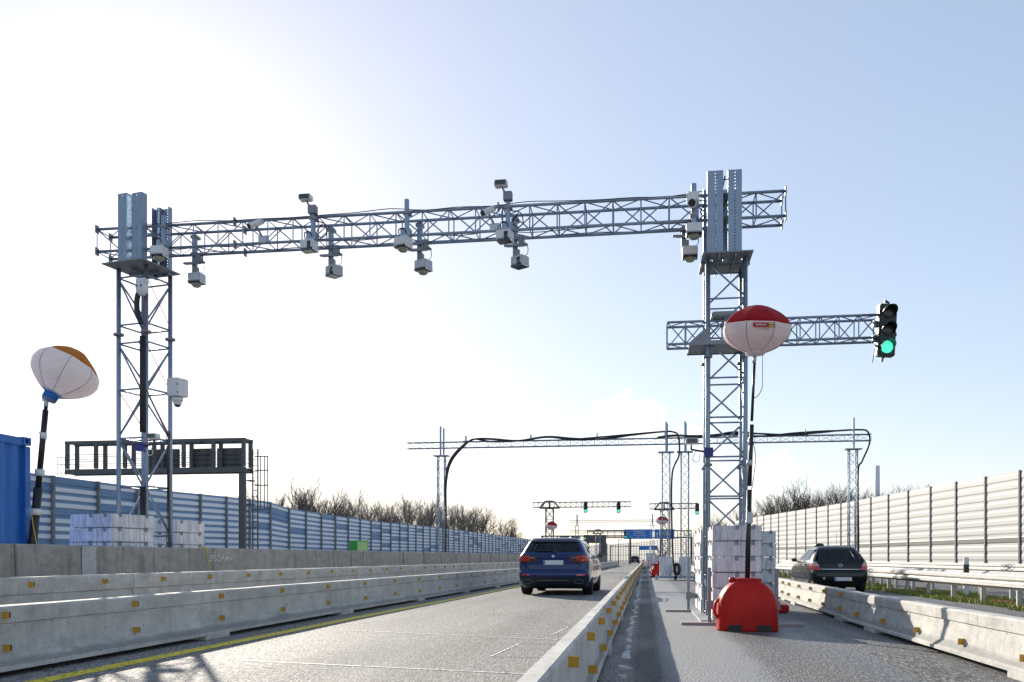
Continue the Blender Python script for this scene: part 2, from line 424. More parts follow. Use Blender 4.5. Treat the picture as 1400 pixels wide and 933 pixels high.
class MB:
    def __init__(s):
        s.bm = bmesh.new(); s.mi = 0
    def _f(s, vs, mi=None, smooth=False):
        try:
            f = s.bm.faces.new(vs)
            f.material_index = s.mi if mi is None else mi; f.smooth = smooth
            return f
        except ValueError:
            return None
    def box(s, c, size, rot=None, bev=0):
        hx, hy, hz = size[0] / 2, size[1] / 2, size[2] / 2
        c = Vector(c)
        mt = rot if rot is not None else Matrix.Identity(3)
        if isinstance(rot, (int, float)): mt = Matrix.Rotation(rot, 3, 'Z')
        if bev:
            t = bmesh.new()
            bmesh.ops.create_cube(t, size=1)
            for v in t.verts: v.co = Vector((v.co.x * size[0], v.co.y * size[1], v.co.z * size[2]))
            bmesh.ops.bevel(t, geom=t.edges[:], offset=bev, segments=2, affect='EDGES')
            mp = {}
            for v in t.verts: mp[v] = s.bm.verts.new(c + mt @ v.co)
            for f in t.faces: s._f([mp[v] for v in f.verts])
            t.free(); return s
        vs = [s.bm.verts.new(c + mt @ Vector((x * hx, y * hy, z * hz))) for x in (-1, 1) for y in (-1, 1) for z in (-1, 1)]
        for q in ((0, 1, 3, 2), (4, 6, 7, 5), (0, 4, 5, 1), (2, 3, 7, 6), (0, 2, 6, 4), (1, 5, 7, 3)):
            s._f([vs[i] for i in q])
        return s
    def tube(s, pts, r, seg=6, caps=True, closed=False):
        pts = [Vector(p) for p in pts]
        rs = r if isinstance(r, (list, tuple)) else [r] * len(pts)
        rings = []
        n = len(pts)
        prev_n = None
        for i, p in enumerate(pts):
            if closed: d = pts[(i + 1) % n] - pts[i - 1]
            elif i == 0: d = pts[1] - p
            elif i == n - 1: d = p - pts[i - 1]
            else: d = (pts[i + 1] - p).normalized() + (p - pts[i - 1]).normalized()
            if d.length < 1e-9: d = Vector((0, 0, 1))
            d.normalize()
            if prev_n is None:
                a = Vector((0, 0, 1)) if abs(d.z) < .9 else Vector((1, 0, 0))
                nn = d.cross(a).normalized()
            else:
                nn = (prev_n - d * prev_n.dot(d))
                if nn.length < 1e-6: nn = d.orthogonal()
                nn.normalize()
            prev_n = nn
            bb = d.cross(nn)
            rings.append([s.bm.verts.new(p + (nn * math.cos(2 * math.pi * k / seg) + bb * math.sin(2 * math.pi * k / seg)) * rs[i]) for k in range(seg)])
        m = n if closed else n - 1
        for i in range(m):
            A, B = rings[i], rings[(i + 1) % n]
            for k in range(seg):
                s._f([A[k], A[(k + 1) % seg], B[(k + 1) % seg], B[k]], smooth=seg > 4)
        if caps and not closed:
            s._f(rings[0][::-1]); s._f(rings[-1])
        return s
    def bar(s, a, b, r, seg=5):
        return s.tube([a, b], r, seg)
    def prism(s, prof, axis_a, axis_b, y0, y1, origin=(0, 0, 0), ext=None, smooth=False):
        """profile (u,v) swept along the third axis"""
        o = Vector(origin); A = Vector(axis_a); B = Vector(axis_b)
        E = Vector(ext) if ext else A.cross(B)
        r0 = [s.bm.verts.new(o + A * u + B * v + E * y0) for u, v in prof]
        r1 = [s.bm.verts.new(o + A * u + B * v + E * y1) for u, v in prof]
        n = len(prof)
        for i in range(n):
            s._f([r0[i], r0[(i + 1) % n], r1[(i + 1) % n], r1[i]], smooth=smooth)
        s._f(r0[::-1]); s._f(r1)
        return s
    def lathe(s, prof, origin=(0, 0, 0), seg=24, mat=None, fn=None, smooth=True):
        o = Vector(origin); mt = mat or Matrix.Identity(3)
        rings = []
        for (r, z) in prof:
            ring = []
            for k in range(seg):
                a = 2 * math.pi * k / seg
                rr = r * (fn(a, z) if fn else 1)
                ring.append(s.bm.verts.new(o + mt @ Vector((rr * math.cos(a), rr * math.sin(a), z))))
            rings.append(ring)
        for i in range(len(rings) - 1):
            for k in range(seg):
                s._f([rings[i][k], rings[i][(k + 1) % seg], rings[i + 1][(k + 1) % seg], rings[i + 1][k]], smooth=smooth)
        if prof[0][0] > 1e-5: s._f(rings[0][::-1])
        if prof[-1][0] > 1e-5: s._f(rings[-1])
        return s
    def quad(s, a, b, c, d):
        s._f([s.bm.verts.new(Vector(p)) for p in (a, b, c, d)]); return s
    def build(s, name, mat, parent=None, local=False, bevel=0, weld=False):
        bmesh.ops.remove_doubles(s.bm, verts=s.bm.verts, dist=1e-5) if weld else None
        bmesh.ops.recalc_face_normals(s.bm, faces=s.bm.faces)
        me = bpy.data.meshes.new(name)
        if parent is not None and not local:
            org = ORG.get(parent.name, Vector((0, 0, 0)))
            for v in s.bm.verts: v.co -= org
        s.bm.to_mesh(me); s.bm.free()
        for mm in (mat if isinstance(mat, (list, tuple)) else [mat]): me.materials.append(mm)
        o = bpy.data.objects.new(name, me)
        COL.objects.link(o)
        if parent is not None:
            o.parent = parent
            if not local: ORG[o.name] = ORG.get(parent.name, Vector((0, 0, 0)))
        return o

KIDS = {}
def copy_tree(o, loc=None, rz=None, scale=None, label=None, group=None, parent=None):
    c = o.copy(); COL.objects.link(c)
    if parent is not None: c.parent = parent
    if loc is not None: c.location = loc
    if rz is not None: c.rotation_euler = (0, 0, rz)
    if scale is not None: c.scale = scale if isinstance(scale, (tuple, list)) else (scale,) * 3
    if label: c['label'] = label
    if group: c['group'] = group
    for ch in list(o.children):
        copy_tree(ch, parent=c)
    return c

def catmull(pts, n=8):
    P = [Vector(p) for p in pts]; P = [P[0]] + P + [P[-1]]
    out = []
    for i in range(1, len(P) - 2):
        for k in range(n):
            t = k / n
            a, b, c_, d = P[i - 1], P[i], P[i + 1], P[i + 2]
            out.append(.5 * ((2 * b) + (-a + c_) * t + (2 * a - 5 * b + 4 * c_ - d) * t * t + (-a + 3 * b - 3 * c_ + d) * t ** 3))
    out.append(P[-2]); return out

_font = None
def text_mesh(s, size, mat, parent, mtx, name='lettering', depth=.002, align='CENTER', sx=1.0):
    cu = bpy.data.curves.new(name, 'FONT'); cu.body = s; cu.size = size; cu.align_x = align; cu.align_y = 'CENTER'; cu.extrude = depth; cu.resolution_u = 2
    t = bpy.data.objects.new(name, cu); COL.objects.link(t)
    dg = bpy.context.evaluated_depsgraph_get(); dg.update()
    me = bpy.data.meshes.new_from_object(t.evaluated_get(dg))
    bpy.data.objects.remove(t)
    for v in me.vertices: v.co.x *= sx
    me.transform(mtx)
    me.materials.clear(); me.materials.append(mat)
    o = bpy.data.objects.new(name, me); COL.objects.link(o)
    o.parent = parent
    return o
FACE_CAM = Matrix.Rotation(R(90), 4, 'X')     # text standing up, read from -Y

def truss(mb, A, B, w, h, bays, rc, rd, wdir=(0, 1, 0), hdir=(0, 0, 1), cross=False):
    """square lattice girder along A->B"""
    A = Vector(A); B = Vector(B); W = Vector(wdir) * w / 2; Hh = Vector(hdir) * h / 2
    cs = [(-1, -1), (-1, 1), (1, 1), (1, -1)]
    P = lambda t, c: A.lerp(B, t) + W * c[0] + Hh * c[1]
    for c in cs: mb.tube([P(0, c), P(1, c)], rc, 7)
    for i in range(bays + 1):
        t = i / bays
        for k in range(4):
            mb.bar(P(t, cs[k]), P(t, cs[(k + 1) % 4]), rd, 4)
        if i < bays:
            t2 = (i + 1) / bays
            for k in range(4):
                a, b = cs[k], cs[(k + 1) % 4]
                odd = i % 2
                if odd: mb.bar(P(t, a), P(t2, b), rd, 4)
                else: mb.bar(P(t, b), P(t2, a), rd, 4)
                if cross: 
                    if odd: mb.bar(P(t, b), P(t2, a), rd, 4)
                    else: mb.bar(P(t, a), P(t2, b), rd, 4)

# ------------------------------------------------------------------ ground, roads, painted lines
def sheet(name, pts, z, mat, sub=None):
    mb = MB(); mb._f([mb.bm.verts.new((x, y, z)) for x, y in pts])
    o = mb.build(name, mat); tag(o, kind='structure'); return o
sheet('ground', [(-1500, -60), (1500, -60), (1500, 2500), (-1500, 2500)], -.02, M['soil'])
sheet('far_carriageway', [(-26.5, -30), (-8.75, -30), (-8.75, 320), (-26.5, 320)], 0, M['road'])
sheet('side_lane', [(-8.75, -30), (-5.45, -30), (-5.45, 40), (-3.9, 120), (-3.9, 320), (-8.75, 320)], 0, M['road'])
sheet('driving_lane', [(-5.45, -30), (-.475, -30), (-.475, 320), (-3.9, 320), (-3.9, 120), (-5.45, 40)], 0, M['lane'])
sheet('closed_lane', [(-.475, -30), (3.32, -30), (3.32, 320), (-.475, 320)], 0, M['asphalt'])
sheet('right_lane', [(3.32, -30), (7.0, -30), (7.0, 320), (3.32, 320)], 0, M['asphalt'])
sheet('opposite_carriageway', [(8.9, -30), (14.2, -30), (14.2, 320), (8.9, 320)], .0, M['road'])

def strip(name, pts, wd, mat, z=.004):
    mb = MB()
    L = []
    for i, p in enumerate(pts):
        p = Vector((*p, 0)); a = Vector((*pts[max(0, i - 1)], 0)); b = Vector((*pts[min(len(pts) - 1, i + 1)], 0))
        d = (b - a).normalized(); n = Vector((-d.y, d.x, 0)) * wd / 2
        L.append((mb.bm.verts.new(p + n + Vector((0, 0, z))), mb.bm.verts.new(p - n + Vector((0, 0, z)))))
    for i in range(len(L) - 1): mb._f([L[i][0], L[i][1], L[i + 1][1], L[i + 1][0]])
    return tag(mb.build(name, mat), kind='structure')
strip('yellow_edge_line', [(-4.88, -5), (-4.86, 7), (-4.8, 15), (-4.62, 22), (-4.3, 40), (-3.7, 70)], .20, M['yellow_line'])
strip('yellow_edge_line', [(6.05, -5), (6.05, 60)], .11, M['yellow_line'])
strip('white_sensor_line', [(-3.9, 8.45), (-.62, 7.72)], .034, M['white_line'])
strip('white_sensor_line', [(-4.1, 12.2), (-.62, 11.0)], .04, M['white_line'])
strip('white_sensor_line', [(-1.55, 9.15), (-1.45, 10.6)], .022, M['white_line'])
strip('white_sensor_line', [(-1.2, 11.9), (-1.1, 13.3)], .022, M['white_line'])
strip('white_edge_line', [(9.4, 0), (9.4, 200)], .12, M['white_line'])
strip('pale_worn_patch', [(2.35, 6.0), (2.62, 10.2)], .5, M['road'])
for a, b in (((-1.55, 9.15), (-.75, 9.05)), ((-1.45, 10.6), (-.75, 10.5)), ((-1.2, 11.9), (-.7, 11.85)), ((-1.1, 13.3), (-.7, 13.25))):
    strip('saw_cut', [a, b], .018, M['black'], .0045)
# dark tar joints across the lane
for y in (29.5, 36.0, 44.0, 52.0):
    strip('tar_joint', [(-4.4, y + .5), (-.6, y)], .05, M['black'])

# grass verge between right lane and opposite carriageway
def grass():
    mb = MB()
    rr = random.Random(3)
    for i in range(26000):
        y = 12 + 60 * rr.random() ** 1.7
        x = rr.uniform(7.02, 8.85)
        if mnoise.noise(Vector((x * .8, y * .35, 0))) < -.22: continue
        h = rr.uniform(.03, .10) * (1.2 + mnoise.noise(Vector((x, y * .5, 3))))
        a = rr.uniform(0, 6.28); w = .012 + .0006 * y
        dx, dy = math.cos(a) * w, math.sin(a) * w
        lx, ly = rr.uniform(-.05, .05), rr.uniform(-.05, .05)
        mb._f([mb.bm.verts.new((x - dx, y - dy, -.02)), mb.bm.verts.new((x + dx, y + dy, -.02)), mb.bm.verts.new((x + lx, y + ly, h))])
    o = mb.build('verge_grass', M['grass'])
    tag(o, 'short green and yellow grass under the steel guardrails', 'grass', kind='stuff')
grass()

# ------------------------------------------------------------------ concrete safety barriers
def barrier_mesh(L, f, h, H, pads=5.1):
    mb = MB()
    z0 = .05
    half = [(f, z0), (f, .17 * H), (f - .02, .19 * H), (h * 1.2, .30 * H), (h * .80, .74 * H), (h, .755 * H), (h, .965 * H), (h - .016, H)]
    prof = half + [(-u, v) for u, v in half[::-1]]
    # prof runs in x,z; swept along y, subdivided so that edges can be a little uneven
    n = max(2, int(L / .5)); rr = random.Random(int(L * 100))
    rings = []
    for i in range(n + 1):
        y = i / n * L
        if i == 0: y = .008
        if i == n: y = L - .008
        rings.append([mb.bm.verts.new((u + rr.uniform(-.0025, .0025), y, v + (rr.uniform(-.003, .003) if v > .5 * H else 0))) for u, v in prof])
    m = len(prof)
    for i in range(n):
        for k in range(m): mb._f([rings[i][k], rings[i][(k + 1) % m], rings[i + 1][(k + 1) % m], rings[i + 1][k]])
    mb._f(rings[0][::-1]); mb._f(rings[-1])
    y = .5
    k = 0
    while y < L:
        mb.box((0, y if y < L - .4 else L - .4, .085 * H), (2 * f + .03, .62, .17 * H - .004))
        y += pads; k += 1
    return mb

def reflector_proto(parent, loc, side):
    """small amber reflector block on a barrier face; local coordinates"""
    mb = MB(); mb.box((0, 0, 0), (.05, .045, .052))
    r = mb.build('reflector', M['amber_side'], parent, local=True); r.location = loc
    fb = MB(); fb.box((side * .0065, -.0245, 0), (.062, .006, .062))
    a = fb.build('amber_face', M['amber'], r, local=True)
    return r
REF = {}
def add_reflectors(b, side, ys, rows):
    for (x, z) in rows:
        for y in ys:
            key = side
            if key not in REF:
                REF[key] = reflector_proto(b, (x + side * .02, y, z), side)
            else:
                c = REF[key].copy(); COL.objects.link(c); c.parent = b; c.location = (x + side * .02, y, z)
                for ch in REF[key].children:
                    d = ch.copy(); COL.objects.link(d); d.parent = c

def barrier_run(name_grp, spec, f, h, H, side, spacing, y0ref, rows, words, maxY=75, rowoff=0):
    """spec: list of (x0,y0,x1,y1) segments"""
    cache = {}
    for i, (x0, y0, x1, y1) in enumerate(spec):
        L = math.hypot(x1 - x0, y1 - y0); key = round(L, 2)
        rz = math.atan2(-(x1 - x0), y1 - y0)
        if key not in cache:
            o = barrier_mesh(L, f, h, H).build('concrete_barrier', M['barrier']); cache[key] = o.data
        else:
            o = bpy.data.objects.new('concrete_barrier', cache[key]); COL.objects.link(o)
        o.location = (x0, y0, 0); o.rotation_euler = (0, 0, rz)
        tag(o, words(i, len(spec)), 'concrete barrier', name_grp)
        ys = []
        y = y0ref
        while y < y1 - .15:
            if y > y0 + .15 and y < maxY: ys.append((y - y0) / math.cos(rz))
            y += spacing
        if ys: add_reflectors(o, side, ys, rows[1:] if (side < 0 and i < 2) else rows)

ORDN = ['nearest', 'second', 'third', 'fourth', 'fifth', 'sixth', 'seventh', 'eighth', 'ninth', 'tenth', 'eleventh', 'twelfth']
# left barrier beside the yellow line
sp = [(-5.5, .1, -5.5, 15.3), (-5.5, 15.3, -5.22, 30.5), (-5.22, 30.5, -4.85, 45.7), (-4.85, 45.7, -4.5, 60.9), (-4.5, 60.9, -4.25, 76.1), (-4.25, 76.1, -4.05, 91.3), (-4.05, 91.3, -3.8, 106.5), (-3.8, 106.5, -3.6, 121.7)]
barrier_run('concrete barriers along the yellow line', sp, .2, .085, .59, 1, 2.0, 3.1, [(.085, .515), (.098, .235)],
            lambda i, n: f'{ORDN[i]} concrete barrier along the yellow line left of the car lane, amber reflectors', 70)
# barrier of the empty lane behind it
sp = [(-7.08, -3.4, -7.08, 11.75)] + [(-7.08 + .03 * k, 11.75 + 15.2 * k, -7.08 + .03 * (k + 1), 26.95 + 15.2 * k) for k in range(7)]
barrier_run('concrete barriers in front of the old grey wall', sp, .2, .085, .785, 1, 1.45, 6.7, [(.085, .70), (.1, .42)],
            lambda i, n: f'{ORDN[i]} concrete barrier of the row just in front of the grey median wall', 60)
# middle barrier right of the blue car
sp = [(-.475, -1.0, -.475, 14.2), (-.475, 14.2, -.47, 29.4), (-.47, 29.4, -.45, 44.6), (-.45, 44.6, -.42, 59.8), (-.42, 59.8, -.40, 75.0), (-.40, 75.0, -.4, 90.2), (-.4, 90.2, -.4, 105.4), (-.4, 105.4, -.4, 120.6)]
barrier_run('concrete barriers right of the blue car', sp, .105, .057, .5, 1, 1.65, 1.75, [(.057, .43), (.075, .19)],
            lambda i, n: f'{ORDN[i]} narrow concrete barrier dividing the car lane from the closed lane', 95)
# right barrier in front of the black car
sp = [(3.2, -.2, 3.2, 7.4), (3.2, 7.4, 3.2, 14.8), (3.25, 14.8, 3.36, 22.0), (3.42, 22.0, 3.5, 29.2), (3.5, 29.2, 3.55, 36.4), (3.55, 36.4, 3.55, 43.6), (3.55, 43.6, 3.5, 50.8), (3.5, 50.8, 3.4, 58), (3.4, 58, 3.2, 65.2)]
barrier_run('concrete barriers in front of the black car', sp, .17, .085, .48, -1, 1.5, 8.05, [(-.085, .41), (-.1, .18)],
            lambda i, n: f'{ORDN[i]} sunlit concrete barrier between the closed lane and the black car lane', 60)

# ------------------------------------------------------------------ old concrete median wall
def median_wall():
    t = thing('median_wall', (-8.6, 0, 0), 'long stained grey concrete median wall with hairline joints and white scribble', 'wall')
    mb = MB()
    ys = [-6 + 2.9 * k for k in range(60)]
    for i in range(len(ys) - 1):
        y0, y1 = ys[i] + .004, ys[i + 1] - .004
        zt = 1.2 + .0022 * max(0, ys[i] - 15) + random.uniform(-.006, .006)
        x = -8.52 + .008 * random.uniform(-1, 1) + (.012 * max(0, ys[i] - 30))
        mb.prism([(x + .06, 0), (x + .06, .25), (x, .42), (x - .015, zt - .02), (x - .03, zt), (x - .28, zt), (x - .3, 0)], (1, 0, 0), (0, 0, 1), y0, y1, ext=(0, 1, 0))
    mb.build('wall_body', M['wallc'], t)
    pm_ = MB(); pm_.box((-8.509, 13.05, .9), (.012, .36, .56)); pm_.build('pale_repair_patch', M['patch'], t)
    g_ = MB()
    rr = random.Random(5)
    strokes = [[(0, .1), (.02, -.02), (.0, -.08), (.05, -.1)], [(.08, .05), (.16, .09), (.17, .03), (.09, -.08), (.19, -.09)], [(.34, .07), (.26, .09), (.23, 0), (.27, -.09), (.35, -.05), (.34, .0), (.29, .0)],
               [(.40, .06), (.48, .08), (.49, .02), (.42, -.08), (.51, -.08)], [(.55, -.09), (.58, .07), (.62, -.04), (.67, .08), (.70, -.09)], [(.75, -.09), (.79, .06), (.83, -.05), (.88, .08), (.92, -.08), (1.0, .0)]]
    for st in strokes:                                   # white sprayed handwriting, illegible
        g_.tube(catmull([(-8.507, 16.92 + 1.02 * u, 1.0 + .62 * v) for u, v in st], 5), .0075, 4)
    g_.build('spray_scribble', M['white_paint'], t)
    c = MB(); c.tube(catmull([(-8.62, 16.8, 1.222), (-8.49, 16.82, 1.2), (-8.475, 16.86, 1.0), (-8.47, 16.9, .8)]), .012, 5)
    tag(c.build('hanging_cable', M['yellow_cable']), 'yellow green cable hanging over the grey median wall', 'cable')
median_wall()

# ------------------------------------------------------------------ noise barriers
def noise_wall_left():
    t = thing('noise_barrier', (-28, 40, 0), 'long blue and grey striped noise barrier left of the motorway', 'noise barrier')
    rr = random.Random(11)
    prof_h = [(30, 4.9), (40, 4.93), (51, 5.0), (58, 5.16), (65.4, 5.24), (69.2, 4.98), (77, 4.9), (93, 4.9), (123, 5.2), (217, 5.5), (300, 5.6)]
    prof_x = [(0, -28), (95, -28), (220, -27.2), (300, -24)]
    def lerp(tab, y):
        for (a, va), (b, vb) in zip(tab, tab[1:]):
            if y <= b: return va + (vb - va) * (y - a) / (b - a)
        return tab[-1][1]
    y = 43.58 - 3.65 * 5; i = 0
    while y < 250:
        y1 = y + 3.65
        xa, xb = lerp(prof_x, y), lerp(prof_x, y1); za, zb = lerp(prof_h, y), lerp(prof_h, y1)
        mb = MB()
        nb = 13
        rowblue = [rr.random() < .14 for _ in range(nb)]
        for b in range(nb):
            for (u0, u1, off0, off1, mi) in ((0, .10, 0, .04, 1), (.10, .62, .04, .04, 0), (.62, .70, .04, .0, 1), (.70, 1, 0, 0, 2)):
                m_ = 2 if rowblue[b] else mi
                f0, f1 = (b + u0) / nb, (b + u1) / nb
                mb.mi = m_
                mb.quad((xa + off0, y, za * f0), (xb + off0, y1, zb * f0), (xb + off1, y1, zb * f1), (xa + off1, y, za * f1))
        mb.mi = 1
        mb.quad((xa, y, za), (xb, y1, zb), (xb - .12, y1, zb), (xa - .12, y, za))
        mb.quad((xa - .12, y, 0), (xb - .12, y1, 0), (xb - .12, y1, zb), (xa - .12, y, za))
        mb.build('panel', [M['nw_pale'], M['nw_mid'], M['nw_blue']], t)
        pb = MB(); pb.box((xa + .06, y, za / 2), (.22, .16, za + .02)); pb.build('post', M['nw_post'], t)
        y = y1; i += 1
noise_wall_left()

def noise_wall_right():
    a = math.atan((882 - 780) / 1250)
    n = Vector((math.cos(a), math.sin(a), 0)); u = Vector((-math.sin(a), math.cos(a), 0))
    D = 21.7
    t = thing('noise_barrier', n * D + u * 45, 'long sunlit cream noise barrier right of the motorway', 'noise barrier')
    s = 45.6 - 3.65 * 6
    ht = [(0, 5.6), (41, 5.5), (46, 5.22), (54, 5.3), (75, 5.4), (100, 5.7), (120, 5.95), (126, 5.5), (160, 5.3), (400, 5.3)]
    def lerp(tab, y):
        for (p, va), (q, vb) in zip(tab, tab[1:]):
            if y <= q: return va + (vb - va) * (y - p) / (q - p)
        return tab[-1][1]
    k = 0
    pos = n * D + u * s; ang = a; rr = random.Random(4)
    pts = []
    while s < 330:
        pts.append((pos.copy(), s))
        if s > 170: ang = min(a + .20, ang + .006)
        uu = Vector((-math.sin(ang), math.cos(ang), 0)); pos = pos + uu * 3.65; s += 3.65
    for (p, s0), (q, s1) in zip(pts, pts[1:]):
        za, zb = lerp(ht, s0), lerp(ht, s1)
        nn = -(Vector(((q - p).y, -(q - p).x, 0)).normalized())
        mb = MB(); nb = 12
        drop = 2.15 - .0035 * s0
        for b in range(nb):
            for (u0, u1, o0, o1, mi) in ((0, .14, 0, .014, 1), (.14, .60, .014, .014, 0), (.60, .74, .014, 0, 1), (.74, 1, 0, 0, 0)):
                f0, f1 = (b + u0) / nb, (b + u1) / nb
                m_ = mi
                if b == 0 or (b == 4 and u0 < .5 and s0 > 30): m_ = 2
                mb.mi = m_
                mb.quad(p + nn * o0 + Vector((0, 0, za * f0)), q + nn * o0 + Vector((0, 0, zb * f0)), q + nn * o1 + Vector((0, 0, zb * f1)), p + nn * o1 + Vector((0, 0, za * f1)))
        mb.mi = 0
        B = -nn * .12
        mb.quad(p + Vector((0, 0, za)), q + Vector((0, 0, zb)), q + B + Vector((0, 0, zb)), p + B + Vector((0, 0, za)))
        mb.quad(p + B, q + B, q + B + Vector((0, 0, zb)), p + B + Vector((0, 0, za)))
        mb.build('panel', [M['nwr'], M['nwr2'], M['nw_dark']], t)
        pb = MB(); pb.box(p + nn * .0 + Vector((0, 0, za / 2)), (.16, .10, za + .03), rot=ang); pb.build('post', M['nw_post'], t)
noise_wall_right()

# ------------------------------------------------------------------ steel guardrails
def guardrail(X, y0, y1, ztop, step, label, faces=1):
    t = thing('guardrail', (X, y0, 0), label, 'guardrail', 'steel guardrails right of the lanes')
    s = -1
    W = [(0, 0), (.035, .03), (.08, .06), (.08, .10), (.035, .13), (.02, .155), (.035, .18), (.08, .21), (.08, .25), (.035, .28), (0, .31)]
    prof = [(X + s * (.06 + u), ztop - .31 + v) for u, v in W] + [(X + s * (.052 + u), ztop - .31 + v) for u, v in W[::-1]]
    y = y0
    mb = MB(); mb.prism(prof, (1, 0, 0), (0, 0, 1), y0, y1, ext=(0, 1, 0)); mb.build('rail_beam', M['rail'], t)
    if faces > 1:
        prof2 = [(2 * X - u, v) for u, v in prof]
        mb = MB(); mb.prism(prof2, (1, 0, 0), (0, 0, 1), y0, y1, ext=(0, 1, 0)); mb.build('rail_beam', M['rail'], t)
    n = 0
    while y < y1 and n < 46:
        pb = MB(); pb.box((X, y, ztop / 2 - .06), (.10, .055, ztop + .04)); pb.build('post', M['rail'], t)
        y += step; n += 1
guardrail(7.5, 11.8, 110, .66, 2.0, 'nearest steel guardrail with wide beam standing in the grass verge')
guardrail(8.55, 11.0, 110, .68, 2.0, 'second steel guardrail behind the grass verge, seen under the nearest one')
guardrail(13.3, 12.0, 92, .80, 2.0, 'farthest steel guardrail at the foot of the cream noise barrier', 2)

# ------------------------------------------------------------------ main camera gantry
SIN45 = math.sqrt(.5)
def channel(mb, cx, y, z0, z1, w, depth, back, rz=0.0, centre=None, holes=True):
    """slotted steel channel: web facing -Y (or +Y when back) with real holes, two flanges"""
    t = .008; hw = .02
    c = Vector((cx, y, 0))
    rot = Matrix.Rotation(rz, 3, 'Z')
    pivot = Vector(centre) if centre else c
    def bx(ox, oy, zz, sx_, sy_, sz_):
        p = Vector((cx + ox, y + oy, zz)); q = pivot + rot @ (p - pivot); q.z = zz
        mb.box(q, (sx_, sy_, sz_), rot=rot)
    zc, zh = (z0 + z1) / 2, z1 - z0
    side = (w - hw) / 2
    for sg in (-1, 1):
        bx(sg * (hw / 2 + side / 2), 0, zc, side, t, zh)
        bx(sg * (w / 2 - t / 2), (depth / 2 + t / 2) * (-1 if back else 1), zc, t, depth, zh)
    z = z0; k = 0
    pitch = .052
    while z < z1 - .001:
        zz = min(z + pitch - .02, z1)
        bx(0, 0, (z + zz) / 2, hw, t, zz - z)
        z += pitch; k += 1

